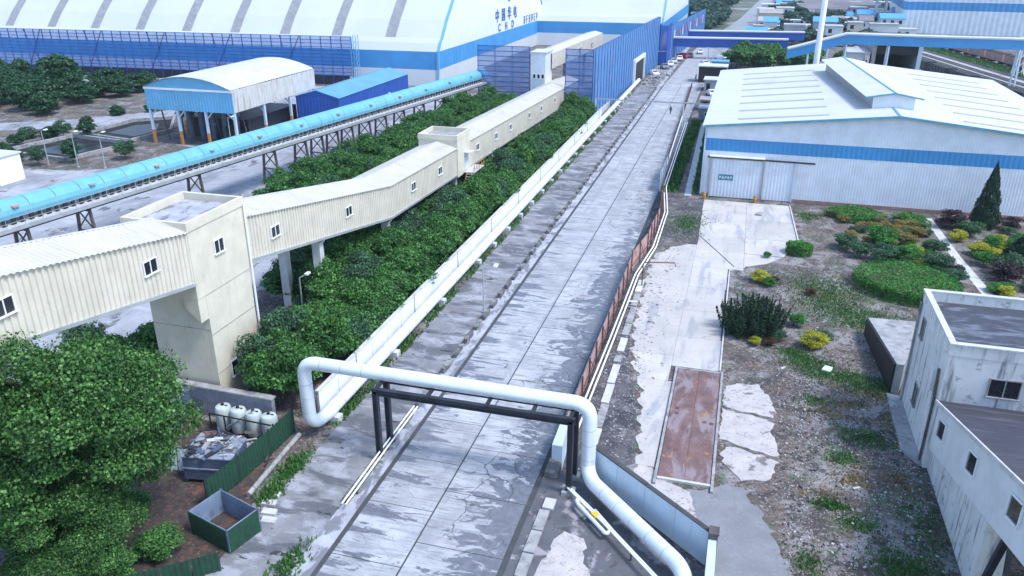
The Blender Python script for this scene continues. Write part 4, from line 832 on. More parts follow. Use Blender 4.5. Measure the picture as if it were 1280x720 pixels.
def lamp_post(label, x, y, h, armdx=0., armdy=1.2, grp='street lamps', rr=.07, head=True):
    t = thing('lamp_post', label, 'lamp post', (x, y, 0), group=grp)
    MB().tube([(x, y, 0), (x, y, h * .5), (x, y, h)], [rr * 1.3, rr * 1.1, rr * .8], 8).build('pole', 'galv', t)
    MB().lathe([(.25, 0), (.25, .15)], (x, y, 0), 8).build('base', 'conc', t)
    if head:
        MB().bar((x, y, h), (x + armdx, y + armdy, h + .25), rr).build('arm', 'galv', t); MB().box(x + armdx - .16, x + armdx + .16, y + armdy - .3, y + armdy + .35, h + .18, h + .32).build('lamp_head', 'white', t)
    return t
lamp_post('thin grey lamp post standing by the kerb stones left of road', -21.75, 66, 4.6, 1.2, .2, rr=.06)
lamp_post('white-headed lamp post rising out of the shrub belt by the tall tower', -37.0, 59, 4.6, .5, .6)
for i, (x, y) in enumerate(((-106.5, 100.5), (-101, 100.8), (-96.5, 101.6), (-84.4, 118), (-86.8, 136.6), (-68.5, 147.5))):
    lamp_post(['short white lamp post left of three behind the tube conveyor', 'middle white lamp post of three behind the tube conveyor', 'right white lamp post of three behind the tube conveyor', 'white lamp post in front of the canopy shed side', 'white lamp post before the royal blue building gable', 'white lamp post before the royal blue building long wall'][i], x, y, 5.6, .9, 0)
for i, (x, y) in enumerate(((-72, 64), (-67.5, 75.5), (-62, 86), (-59.5, 90), (-57.5, 95), (-55.5, 99))):
    t = thing('barrier_block', ['yellow and black striped block under the tube conveyor, nearest of its row', 'second yellow striped block from the near end of the row', 'third yellow striped block from the near end', 'fourth yellow striped block from the near end', 'fifth yellow striped block from the near end', 'farthest yellow striped block of the row'][i], 'barrier', (x, y, 0), group='striped blocks along the yard')
    MB().box(x - .6, x + .6, y - .5, y + .5, 0, 1.0).build('block', 'black', t)
    for k in range(3): MB().box(x - .62, x + .62, y - .52, y + .52, .1 + .33 * k, .26 + .33 * k).build('stripe', 'yellow', t)

# ------------------------------------------------------------------ scrap corner, lower left
t = thing('grey_wall', 'grey rendered boundary wall behind the scrap corner', 'wall', (-40, 43.9, 0))
MB().prism([(-56, 43.4), (-30.2, 42.7), (-30.2, 43.1), (-56, 43.8)], 0, 2.3).build('wall', 'wallgrey', t); MB().prism([(-56, 43.3), (-30.1, 42.6), (-30.1, 43.2), (-56, 43.9)], 2.3, 2.42).build('coping', 'conc', t)
struct('scrap_ground', sheet([(-56, 28), (-23.5, 27), (-27.5, 36), (-29.3, 42), (-56, 43)], -.01), 'soilred')
for i in range(4):
    x, y = -33.5 + 1.28 * i, 41.6 - .06 * i
    t = thing('tank', ['leftmost of four white upright tanks by the grey wall', 'second from left of four white upright tanks', 'third from left of four white upright tanks', 'rightmost of four white upright tanks by the grey wall'][i], 'tank', (x, y, 0), group='white tanks by the wall')
    MB().lathe([(.54, .15), (.58, .3), (.58, 1.75), (.5, 1.92), (.2, 2.02)], (x, y, 0), 18).smooth().build('shell', 'tank', t); MB().lathe([(.12, 2.0), (.12, 2.14)], (x, y, 0), 8).build('lid', 'black', t)
    MB().tube([(x - .3, y, 1.95), (x + .4, y, 2.05)], .04, 6).build('hose', 'black', t)
t = thing('tank_rack', 'dark angle-iron rail frame in front of the white tanks', 'rack', (-31.6, 40.8, 0))
for x in (-34.1, -32.9, -29.0): MB().bar((x, 40.8, 0), (x, 40.8, 1.7), .08).build('post', 'black', t)
MB().bar((-34.1, 40.8, 1.7), (-29.0, 40.6, 1.7), .08).build('rail', 'black', t); MB().bar((-33.6, 40.7, .2), (-30.6, 41.2, 2.3), .07).build('brace', 'galv', t)
def bin_box(label, c, L, w, h, rot, top, grp, extra=0):
    t = thing('steel_container', label, 'container', (c[0], c[1], 0), group=grp, rot=(0, 0, rot)); o = (c[0], c[1], 0)
    mb = MB(); mb.box(-L / 2, L / 2, -w / 2, w / 2, .25, h); put('body', mb.mesh('body', 'container'), o, t)
    mb = MB(); mb.box(-L / 2 - .06, L / 2 + .06, -w / 2 - .06, w / 2 + .06, h * .55, h * .55 + .1); put('rim', mb.mesh('rim', 'contop'), o, t)
    mb = MB(); mb.box(-L / 2 - .04, L / 2 + .04, -w / 2 - .04, w / 2 + .04, h, h + .08); put('lid', mb.mesh('lid', top), o, t)
    for k in range(3): mb = MB(); mb.box(L / 2 + .01, L / 2 + .04, -.5 + .35 * k, -.3 + .35 * k, h * .65, h * .72); put('vent', mb.mesh('vent', 'contop'), o, t)
    for sx in (-1, 1): mb = MB(); mb.box(sx * L / 2 - .2, sx * L / 2 + .2, -w / 2, w / 2, 0, .25); put('skid', mb.mesh('skid', 'darksteel'), o, t)
    return t
bin_box('blue-grey steel container heaped with scrap beside the green net fence', (-30.9, 36.9), 3.3, 2.4, 1.9, R(10), 'contop', 'steel containers in the scrap corner')
bin_box('blue-grey steel container under the tree by the grey wall', (-38.6, 41.2), 3.0, 3.2, 1.9, R(3), 'contop', 'steel containers in the scrap corner')
t = thing('scrap_heap', 'heap of tangled pipes, slats and sheet metal behind the container', 'scrap', (-31.5, 38.9, 0))
for k in range(170):
    a = random.uniform(0, math.pi); L = random.uniform(.4, 1.6); c = V(-31.7 + random.gauss(0, 1.2), 38.9 + random.gauss(0, .55), .1 + random.uniform(0, 1.3))
    if k % 5 == 0: c = V(-30.9 + random.uniform(-1.3, 1.3), 36.9 + random.uniform(-.8, .9), 2.08)
    d = V(math.cos(a), math.sin(a), random.uniform(-.25, .25)) * L / 2; MB().bar(c - d, c + d, random.choice([.05, .08, .35]), random.choice([.05, .06])).build('scrap_piece', random.choice(['darksteel', 'darksteel', 'galv', 'steel', 'container', 'brown', 'contop', 'conc_pale']), t)
for i, (x, y, s) in enumerate(((-29.6, 40.2, .3), (-28.9, 40.3, .32), (-29.3, 38.9, .3))):
    MB().lathe([(s * .8, 0), (s, .15), (s, .4), (s * .7, .48)], (x, y, 0), 10).smooth().build('sack', 'white', label=['small white sack left of two by the tanks', 'small white sack right of two by the tanks', 'small white sack by the green net fence'][i], cat='sack', group='white sacks in the scrap corner')
t = thing('net_fence', 'dark green net fence slanting past the scrap corner', 'fence', (-28.8, 39, 0))
pts_ = [(-28.5, 42.6), (-28.6, 39.6), (-28.9, 36.4), (-29.3, 33.6)]
for a, b in zip(pts_, pts_[1:]): MB().patch((*b, .05), (*a, .05), (*a, 2.0), (*b, 2.0), .3, .03).build('panel', 'greennet', t)
for a in pts_: MB().bar((*a, 0), (*a, 2.1), .08).build('post', 'darksteel', t)
MB().tube([(-27.9, 42.2, .17), (-27.5, 35.2, .17)], .18, 12).smooth().build('fallen_column', 'conc', label='long grey concrete column lying at the foot of the green fence', cat='column')
t = thing('open_bin', 'roofless bin of blue sheets with dark green outer faces', 'bin', (-26.3, 32.8, 0))
c = [(-28.2, 33.6), (-25.0, 32.6), (-25.6, 30.4), (-28.8, 31.3)]
for k, (a, b) in enumerate(zip(c, c[1:] + c[:1])):
    d = (Vector(b) - Vector(a)).normalized() * .05; nrm = V(d.y, -d.x, 0) * .8
    MB().prism([a, b, (b[0] + nrm.x, b[1] + nrm.y), (a[0] + nrm.x, a[1] + nrm.y)], 0, 1.6).build('inner_sheet', 'binblue', t)
    MB().prism([(a[0] - nrm.x * 1.2, a[1] - nrm.y * 1.2), (b[0] - nrm.x * 1.2, b[1] - nrm.y * 1.2), (b[0] - nrm.x * .1, b[1] - nrm.y * .1), (a[0] - nrm.x * .1, a[1] - nrm.y * .1)], 0, 1.55).build('outer_net', 'greennet', t)
    MB().bar((*a, 0), (*a, 1.65), .1).build('post', 'container', t)
t = thing('sheet_fence', 'leaning pale sheet panels half hidden under the big tree', 'fence', (-34, 35, 0))
for k in range(3): MB().patch((-34.6 + 1.0 * k, 36.3 + .1 * k, 0), (-33.7 + 1.0 * k, 36.4 + .1 * k, 0), (-33.7 + 1.0 * k, 36.6 + .1 * k, 1.6), (-34.6 + 1.0 * k, 36.5 + .1 * k, 1.6), .3, .03).build('panel', 'wallblue', t)
t = thing('low_fence', 'low dark green sheet fence at the lower left frame edge', 'fence', (-27, 29, 0))
for k in range(4): MB().patch((-30 + 1.2 * k, 25.3 + .95 * k, 0), (-28.85 + 1.2 * k, 26.2 + .95 * k, 0), (-28.85 + 1.2 * k, 26.2 + .95 * k, 1.3), (-30 + 1.2 * k, 25.3 + .95 * k, 1.3), .3, .03).build('panel', 'greennet', t)
for i, (x, y) in enumerate(((-26.5, 35.5), (-26.3, 34.7), (-25.8, 33.9), (-25.4, 33.2))): MB().prism([(x, y), (x + .9, y + .1), (x + .8, y + .6), (x - .1, y + .5)], -.02, .1 + random.uniform(0, .05)).build('paving_slab', 'conc_pale', label=['farthest of four loose pale slabs by the fallen column', 'second farthest of four loose pale slabs', 'third of four loose pale slabs towards the bin', 'loose pale slab nearest the blue bin'][i], cat='slab', group='loose slabs by the fence')

# ------------------------------------------------------------------ vegetation
def quads_mesh(name, q, m):
    n = len(q); me = bpy.data.meshes.new(name); me.vertices.add(n * 4); me.vertices.foreach_set('co', np.asarray(q, dtype=np.float32).ravel())
    me.loops.add(n * 4); me.loops.foreach_set('vertex_index', np.arange(n * 4, dtype=np.int32))
    me.polygons.add(n); me.polygons.foreach_set('loop_start', np.arange(0, n * 4, 4, dtype=np.int32)); me.update(calc_edges=True); me.validate()
    me.materials.append(M[m]); return me
def leaf_quads(pos, nrm, size, rng, asp=.6):
    n = len(pos); nrm = nrm / (np.linalg.norm(nrm, axis=1, keepdims=True) + 1e-9)
    r = rng.normal(size=(n, 3)); u = np.cross(nrm, r); u /= np.linalg.norm(u, axis=1, keepdims=True) + 1e-9; v = np.cross(nrm, u)
    s = (size * rng.uniform(.6, 1.4, n))[:, None]; a = u * s; b = v * s * asp; bend = nrm * s * -.25
    return np.stack([pos - a + bend, pos - b * rng.uniform(.7, 1.1, (n, 1)), pos + a + bend, pos + b], 1)
def crown(seed, n, lumps, leaf, m, squash=(1, 1, .8), lr=(.28, .46), jit=.55, fill=.25, flat=0., asp=.6):
    """leaf clumps on many lobes: outline uneven, gaps between lobes; unit radius about the origin"""
    rng = np.random.default_rng(seed); sq = np.array(squash)
    d = rng.normal(size=(lumps, 3)); d /= np.linalg.norm(d, axis=1, keepdims=True); c = d * (rng.uniform(.25, 1, (lumps, 1)) ** .5) * .72 * sq
    rl = rng.uniform(*lr, lumps); w = rl ** 2 / (rl ** 2).sum(); k = rng.choice(lumps, n, p=w)
    dd = rng.normal(size=(n, 3)); dd[:, 2] = np.abs(dd[:, 2]) * .8 + dd[:, 2] * .35; dd /= np.linalg.norm(dd, axis=1, keepdims=True)
    rad = np.where(rng.random(n) < fill, rng.uniform(.3, .9, n), rng.uniform(.8, 1.1, n)); rad = np.where(rng.random(n) < .16, rng.uniform(1.05, 1.4, n), rad)   # stray twigs break the outline
    pos = c[k] + dd * (rl[k] * rad)[:, None] * np.array((1, 1, .85)); nr = dd + rng.normal(size=(n, 3)) * jit + np.array((0, 0, .25 + flat))
    return quads_mesh('crown', leaf_quads(pos, nr, leaf, rng, asp), m)
def trunk_mesh(h, r, limbs=4, m='bark', seed=0, spread=.5):
    rnd = random.Random(seed); mb = MB(); mb.tube([(0, 0, -.1), (.03 * h, 0, h * .35), (0, .03 * h, h * .7), (0, 0, h)], [r * 1.3, r, r * .7, r * .35], 8)
    for k in range(limbs):
        a = 2 * math.pi * k / limbs + rnd.uniform(-.4, .4); z = h * rnd.uniform(.4, .75); L = h * spread
        mb.tube([(0, 0, z), (math.cos(a) * L * .5, math.sin(a) * L * .5, z + L * .35), (math.cos(a) * L, math.sin(a) * L, z + L * .55)], [r * .5, r * .35, r * .12], 6)
    return mb.mesh('trunk', m)
def plant(name, label, cat, x, y, crown_me, r, h, z0, group=None, trunk=None, rz=None, sx=1., sy=1., z=0.):
    """crown of horizontal radius r, vertical half-height h, centre at z0"""
    t = thing(name, label, cat, (x, y, z), group=group, rot=(0, 0, random.uniform(0, 6.28) if rz is None else rz))
    put('crown', crown_me, (x, y, z + z0), t, scale=(r * sx, r * sy, h))
    if trunk: put('trunk', trunk[0], (x, y, z), t, scale=(trunk[1],) * 3)
    return t
belt = [crown(20 + k, 6800, 40, .056, 'leafdeep', (1, 1, .95), (.2, .38), .75) for k in range(5)] + [crown(40 + k, 6800, 40, .053, 'leafblue', (1, 1, 1), (.2, .38), .75) for k in range(2)] + [crown(44 + k, 6800, 40, .056, 'leaffresh', (1, 1, .95), (.2, .38), .75) for k in range(1)]
tk = [trunk_mesh(2.2, .09, 4, seed=k) for k in range(3)]; tk_tall = [trunk_mesh(5.5, .2, 5, seed=k + 9) for k in range(2)]
spots = []
def scatter(n, xr, yr, dmin, ok=lambda x, y: True):
    got = []
    for _ in range(n * 30):
        if len(got) >= n: break
        x, y = random.uniform(*xr), random.uniform(*yr)
        if ok(x, y) and all((x - a) ** 2 + (y - b) ** 2 > dmin * dmin for a, b in spots): spots.append((x, y)); got.append((x, y))
    return got
def gal_bottom(y): return 9.5 if y < 50 else (10 - (y - 50) * .18 if y < 75 else 5.2 if y < 98 else 4.7 - (y - 100) * .03)
def belt_tree(x, y, label, grp):
    k = random.choices(range(8), [3, 3, 3, 3, 3, 1.6, 1.6, 4])[0]; hh = random.choice([random.uniform(3.6, 5.2), random.uniform(4.8, 6.6)])
    if -42.5 < x < -33.3: hh = min(hh, gal_bottom(y) - .25)
    if x > -31.5: hh *= .95
    r = random.uniform(1.75, 2.45); r = min(r, -26.9 - x) if x > -30.5 else r
    plant('shrub_tree', label, 'tree', x, y, belt[k], r, hh * .42, hh * .6, grp, (tk[k % 3], hh / 4.2))
for x, y in scatter(190, (-42, -29.6), (51, 158), 2.15, lambda x, y: not (-35.4 < x < -33.2 and 94 < y < 104) and not (x < -35 and y < 58) and not (y < 62 and x < -36)):
    belt_tree(x, y, 'bushy green tree in the belt between gallery and panel wall', 'trees of the belt along the gallery')
for x, y in ((-30.2, 45.5), (-31.6, 47.2), (-33.2, 46.4), (-30.4, 48.6), (-29.9, 51), (-33.4, 49.8), (-31.8, 44.8)): belt_tree(x, y, 'bushy green tree in the belt between gallery and panel wall', 'trees of the belt along the gallery')
yy = 50.5
while yy < 159:
    belt_tree(-29.5 + random.uniform(-.3, .3), yy, 'bushy green tree leaning over the panel wall from behind', 'trees leaning over the panel wall'); yy += random.uniform(1.9, 2.7)
for x, y in scatter(150, (-60, -41.8), (80, 163), 2.4, lambda x, y: x > -60 + max(0, y - 92) * .075 and y > 80 + max(0, -46 - x) * .55):
    belt_tree(x, y, 'bushy dark tree in the thicket left of the far gallery', 'trees of the thicket behind the gallery')
for x, y in ((-46, 44.8), (-44.2, 45.6), (-42.6, 46.0), (-48.5, 45.4), (-43.8, 48)): belt_tree(x, y, 'dark shrub behind the grey wall left of the tall tower', 'shrubs left of the tower')
plant('blue_green_tree', 'blue-green tree standing out in the belt below the roof room stair', 'tree', -30.9, 80.5, belt[5], 2.2, 2.3, 3.6, trunk=(tk[0], 1.2))
# near tree, lower left
M['leaftree'] = leaf_mat('leaf_tree', (.014, .055, .014), (.055, .175, .035), (.2, .4, .11), .3)
bigc = crown(79, 130000, 72, .0125, 'leaftree', (1, 1, 1), (.11, .26), 1.0, .22, asp=.75)
plant('broadleaf_tree', 'big bright green broadleaf tree filling the lower left corner', 'tree', -33.0, 28.8, bigc, 7.0, 7.6, 7.4, trunk=(tk_tall[0], 1.2), rz=.9)
plant('broadleaf_tree', 'lower broadleaf tree merging into the foot of the big tree', 'tree', -31.9, 26.3, bigc, 4.6, 3.8, 3.6, trunk=(tk_tall[1], .55), rz=3.1)
for i, (x, y) in enumerate(((-32.5, 25.2), (-35.4, 26.0), (-30.2, 26.6), (-29.6, 29.2), (-37.6, 28.0), (-33.6, 31.5))): plant('understorey_shrub', ['low shrub under the big tree near the lower frame edge', 'low shrub left under the big tree', 'low shrub right under the big tree before the dark fence', 'low shrub beside the blue bin', 'low shrub far left under the big tree', 'low shrub behind the big tree trunk'][i], 'shrub', x, y, belt[i % 5], 1.5, .9, .8, 'shrubs under the big tree', (tk[0], .3))
plant('broadleaf_tree', 'smaller broadleaf tree at the lower left corner below the big tree', 'tree', -38.5, 24.5, belt[7], 3.6, 2.8, 3.2, trunk=(tk[1], 1.2))
# left trees
M['leafgrove'] = leaf_mat('leaf_grove', (.01, .045, .02), (.025, .095, .035), (.06, .17, .06))
grove = [crown(65 + k, 3600, 34, .075, 'leafgrove', (1, 1, 1), (.2, .36), .75) for k in range(2)]
con = crown(61, 3600, 40, .07, 'leafgrove', (.55, .55, 1.0), (.2, .34))
plant('tall_tree', 'tallest pointed dark tree before the hall screen at left', 'tree', -152, 153, con, 6.4, 6.0, 5.6, trunk=(tk_tall[0], .9))
for x, y in scatter(52, (-195, -141), (134, 170), 3.3, lambda x, y: y > 128 + (-140 - x) * .1 and (x + 152) ** 2 + (y - 150) ** 2 > 9): 
    hh = random.uniform(4.5, 7.5); k = random.randrange(2); plant('yard_tree', 'dark bushy tree in the grove left of the canopy shed', 'tree', x, y, grove[k], random.uniform(3.4, 4.6), hh * .5, hh * .47, 'trees of the left grove', (tk[k % 3], hh / 4.5))
for i, (x, y) in enumerate(((-108, 100), (-104, 103), (-97.5, 107.5), (-110, 97), (-120, 118), (-116, 119.5), (-88, 124), (-113, 98.5))):
    plant('young_tree', ['slim young tree right of the white hut', 'young tree between hut and canopy shed', 'young tree at the edge of basins before canopy shed', 'low young tree beside the white hut corner', 'leafy young tree on the far bank of the basins', 'small tree right on the far bank of basins', 'low shrub under the canopy shed', 'young shrub in front of the white hut'][i], 'tree', x, y, (belt + grove)[(5, 8, 6, 9)[i % 4]], 1.5 + .25 * (i % 3), 1.5 + .4 * (i % 2), 1.9 + .3 * (i % 2), 'young trees in the left yard', (tk[i % 3], .8))
for i in range(26):
    x, y = random.uniform(-128, -104), random.uniform(97, 152)
    if any(a < x < b and c < y < d for a, b, c, d in ((-122, -102.5, 102, 141),)): continue
    plant('yard_shrub', 'scrubby green shrub on the waste ground round the basins', 'shrub', x, y, random.choice(grove + belt[5:7]), random.uniform(1.2, 2.4), random.uniform(.8, 1.5), random.uniform(.8, 1.2), 'scrub round the basins', (tk[0], .4))
# grass and weeds (stuff)
def blades(name, label, pts, size, m, hgt):
    n = len(pts); rng = np.random.default_rng(n); p = np.array([(x, y, 0.) for x, y in pts]); a = rng.uniform(0, 6.28, n); w = np.stack([np.cos(a), np.sin(a), np.zeros(n)], 1) * (size * rng.uniform(.5, 1.2, n))[:, None]
    lean = rng.normal(0, .35, (n, 3)); lean[:, 2] = 1; up = lean * (hgt * rng.uniform(.4, 1.2, n))[:, None]
    q = np.stack([p - w, p + w, p + w * .3 + up, p - w * .3 + up], 1); me = quads_mesh(name, q, m)
    put(name, me, (0, 0, 0), label=label, cat='grass', kind='stuff')
rg = np.random.default_rng(5)
pts = [(x, y) for x, y in zip(rg.uniform(-27.2, -25.7, 9000), 44 + 130 * rg.random(9000) ** 1.3) if rg.random() < .5 + .5 * math.sin(y * .9) * math.cos(y * .23 + x)]
pts += [(x, y) for x, y in zip(rg.normal(-26.4, .35, 500), rg.normal(38.6, 1.0, 500))] + [(x, y) for x, y in zip(rg.normal(-26.3, .3, 500), rg.normal(35.8, .5, 500))] + [(x, y) for x, y in zip(rg.normal(-21.9, .4, 260), rg.normal(30.4, .8, 260))]
blades('grass', 'green grass growing under the white pipe', pts, .1, 'grass', .32)
pts = []
for cx, cy, sx, sy, n in ((10, 77.5, 1.8, 2.2, 420), (13, 74.5, 2.2, 1.4, 420), (15.5, 72.8, 2, .8, 300), (7.5, 64, 1.2, .7, 220), (9.6, 62.2, 1.6, .6, 260), (12, 61, 1.4, .9, 240), (11, 53, 1.0, .7, 160), (9.2, 50, .6, .5, 90), (8, 44.5, .6, .3, 120), (11.5, 39.5, 1.1, 1.2, 300), (10.5, 36.5, 1.4, .6, 220), (9.5, 43, .7, .4, 90), (-5.2, 99, 1.2, 2.6, 330), (6.6, 65.4, .7, .5, 130), (9, 82, 2, 2, 200), (12.5, 81, 2.5, 2, 260), (6.4, 38.6, .5, .7, 90), (9.8, 106, .8, 1, 130), (13.4, 44, .7, 2.5, 160), (7.9, 57.5, .7, .5, 60), (6.3, 32, 1.0, 2, 160)):
    pts += list(zip(rg.normal(cx, sx, n * 4), rg.normal(cy, sy, n * 4)))
blades('weeds', 'patchy green weeds on the bare ground right of the weighbridge', pts, .07, 'grass', .17)
pts = []
for cx, cy, sx, sy, n in ((14.6, 72, 1.6, .5, 300), (12.5, 59.5, 1.3, .5, 200), (13.2, 56.5, .6, 1.2, 120), (8.7, 56, 1.4, .4, 160), (10.5, 57.6, .8, .3, 120), (9.3, 47.5, .8, .5, 160), (12.6, 48.5, .7, .6, 120), (10.3, 79, 1.1, .6, 110), (7.6, 45.5, .6, .3, 80)): pts += list(zip(rg.normal(cx, sx, n), rg.normal(cy, sy, n)))
blades('dry_weeds', 'dry brown and ochre weeds scattered on the bare ground', pts, .08, 'leaforange', .16)
pts = [(x, y) for x, y in zip(rg.uniform(-9.6, -5.0, 5200), rg.uniform(112.5, 166, 5200)) if not (-7.9 < x + (y - 112) * .019 < -5.4 - .2 and x > -7.6 - (y - 112) * .0)]
blades('lane_weeds', 'dark green weeds along the lane beside the warehouse', pts, .16, 'leafdeep', .5)
# loose rubble (stuff)
def stones(name, label, n, fn, smin, smax, m, seed):
    rng = random.Random(seed); mb = MB()
    for _ in range(n):
        x, y = fn(rng); s = rng.uniform(smin, smax) * (1 if rng.random() < .9 else 2); a = rng.uniform(0, 3); c, d = math.cos(a) * s, math.sin(a) * s; f = rng.uniform(.4, 1)
        mb.prism([(x - c, y - d), (x + d * f, y - c * f), (x + c, y + d), (x - d * f, y + c * f)], -.02, [s * rng.uniform(.3, .8) for _ in range(4)])
    put(name, mb.mesh(name, m), (0, 0, 0), label=label, cat='rubble', kind='stuff')
def gar(r):
    while True:
        x, y = r.uniform(5, 14), r.uniform(24, 82)
        if r.random() < (.9 if y < 62 else .3) * (.5 + .5 * math.sin(x * 1.3 + y * .7) * math.cos(y * .9 - x * .5)): return x, y
stones('rubble', 'pale stone rubble scattered over the bare ground', 3000, gar, .018, .055, 'conc_pale', 1)
stones('dark_rubble', 'dark clods scattered over the bare ground', 1500, gar, .025, .07, 'joint', 2)
stones('strip_rubble', 'broken stone rubble between fence and pavement', 900, lambda r: (r.uniform(-8.6, -5.4) if r.random() < .8 else r.uniform(-9, -4), r.uniform(44.5, 92)), .03, .1, 'conc', 3)
stones('roadside_rubble', 'rubble heap of broken concrete beside the far portal', 160, lambda r: (r.gauss(-23.6, 1.2), r.gauss(222, 6)), .2, .55, 'conc', 4)
# shrubs of the garden
rbush = [crown(101 + k, 3600, 30, .055, m_, (1, 1, .95), (.18, .34), .9) for k, m_ in enumerate(('leafhedge', 'leafblue', 'leafyellow', 'leafpurple', 'leaforange', 'leafbrown'))]
# clipped hedge pads
def hedge(label, outline, h, n, m='leafhedge', leaf=.11, name='clipped_hedge', grp='clipped hedges'):
    c = np.mean(outline, 0); t = thing(name, label, 'hedge', (c[0], c[1], 0), group=grp); rng = np.random.default_rng(n); o = np.array(outline) - c; a = np.arctan2(o[:, 1], o[:, 0]); L = np.hypot(o[:, 0], o[:, 1]); k = np.argsort(a); a, L = a[k], L[k]
    th = rng.uniform(-math.pi, math.pi, n); R_ = np.interp(th, np.concatenate([a - 2 * math.pi, a, a + 2 * math.pi]), np.tile(L, 3)); side = rng.random(n) < .3
    rr = np.where(side, rng.uniform(.96, 1.03, n), rng.random(n) ** .5); zz = np.where(side, rng.random(n) * h, h * (1 - .22 * rr ** 6) + rng.normal(0, .05, n) + .07 * np.sin(th * 5 + rr * 7))
    pos = np.stack([np.cos(th) * R_ * rr, np.sin(th) * R_ * rr, zz], 1); nr = np.where(side[:, None], pos * (1, 1, 0), (0, 0, 1)) + rng.normal(0, .5, (n, 3))
    put('foliage', quads_mesh('foliage', leaf_quads(pos, nr, leaf, rng), m), (c[0], c[1], 0), t)
    mb = MB(); mb.prism([(c[0] + x * .9, c[1] + y * .9) for x, y in o[k]], 0, h * .8); mb.build('woody_core', 'stem', t)
hedge('large clipped bright green hedge mound behind the white building', [(13.0, 84.2), (15.6, 79.7), (19.4, 78.6), (22.4, 80.6), (22.8, 84), (20.3, 88), (15.8, 87.8)], 1.35, 9000)
hedge('narrow clipped hedge beside the warehouse plinth', [(11.6, 107), (13, 106), (18, 105.6), (19.6, 106.6), (18, 108.2), (13, 108.8)], .9, 3500)
hedge('low round clipped green hedge at the pavement corner', [(6.5, 91.5), (7.2, 90.2), (8.6, 90.0), (9.4, 91), (8.8, 92.3), (7.4, 92.6)], 1.15, 2200)
hedge('strip of green hedge along the garden path by the warehouse', [(19.8, 107.2), (21.2, 106.8), (23.6, 104), (23.8, 107), (22, 109)], .8, 1800)
def spikes(seed, n_sp, per, m):
    rng = np.random.default_rng(seed); P_, N_ = [], []
    for _ in range(n_sp):
        a, rr = rng.uniform(0, 6.28), rng.random() ** .5; b = np.array((math.cos(a) * rr * .75, math.sin(a) * rr * .75, -.95)); tip = b + np.array((math.cos(a) * rr * .55, math.sin(a) * rr * .55, rng.uniform(1.2, 2.0) * (1.15 - .35 * rr)))
        f = rng.random(per) ** .8; w = .17 * (1 - f) + .015; q = rng.normal(size=(per, 3)); q /= np.linalg.norm(q, axis=1, keepdims=True)
        P_.append(b + (tip - b) * f[:, None] + q * w[:, None]); N_.append(q + rng.normal(0, .4, (per, 3)))
    return quads_mesh('crown', leaf_quads(np.concatenate(P_), np.concatenate(N_), .06, rng, .4), m)
jun = spikes(88, 46, 110, 'leafdark')
for i, (x, y, r, h) in enumerate(((1.6, 68.6, 1.3, 1.5), (2.6, 69.5, 1.45, 1.7), (3.6, 69.3, 1.4, 1.55), (4.6, 69.9, 1.2, 1.5), (2.3, 67.9, 1.2, 1.3), (3.6, 68.0, 1.3, 1.3))):
    plant('juniper', ['leftmost spiky dark juniper by the pavement edge', 'tall middle spiky juniper at the back of the clump', 'middle right spiky juniper of the clump', 'rightmost spiky juniper of the clump', 'front left juniper of the dark clump', 'front right juniper of the dark clump'][i], 'shrub', x, y, jun, r * 1.25, h, h * .95, 'dark junipers by the pavement', (trunk_mesh(1, .06, 0, 'stem'), 1.2))
jun2 = crown(89, 5000, 60, .06, 'leafdark', (.5, .5, 1.0), (.12, .2), .6, .2)
def cone_crown(seed, n, m, leaf):
    rng = np.random.default_rng(seed); z = rng.random(n) ** 1.4; a = rng.uniform(0, 6.28, n); r = (1 - z) ** .8 * (1 + .13 * np.sin(a * 5 + z * 20)) * rng.uniform(.8, 1.05, n) * np.minimum(1, .6 + z * 5)
    pos = np.stack([np.cos(a) * r, np.sin(a) * r, z], 1); nr = np.stack([np.cos(a), np.sin(a), np.full(n, .35)], 1) + rng.normal(0, .5, (n, 3)); return quads_mesh('crown', leaf_quads(pos, nr, leaf, rng, .5), m)
cone = cone_crown(5, 5000, 'leafdark', .05)
t = thing('cypress', 'tall narrow dark cypress standing before the warehouse wall', 'tree', (30.6, 107.6, 0)); put('crown', cone, (30.6, 107.6, .2), t, scale=(1.75, 1.75, 7.9)); put('trunk', tk[0], (30.6, 107.6, 0), t, scale=(1.4, 1.4, 2))
t = thing('cone_conifer', 'broad dark conifer at the right frame edge beyond the garden path', 'tree', (31.4, 93.6, 0)); put('crown', cone, (31.4, 93.6, .1), t, scale=(2.6, 2.6, 4.0)); put('trunk', tk[1], (31.4, 93.6, 0), t, scale=(1.2, 1.2, 1.2))
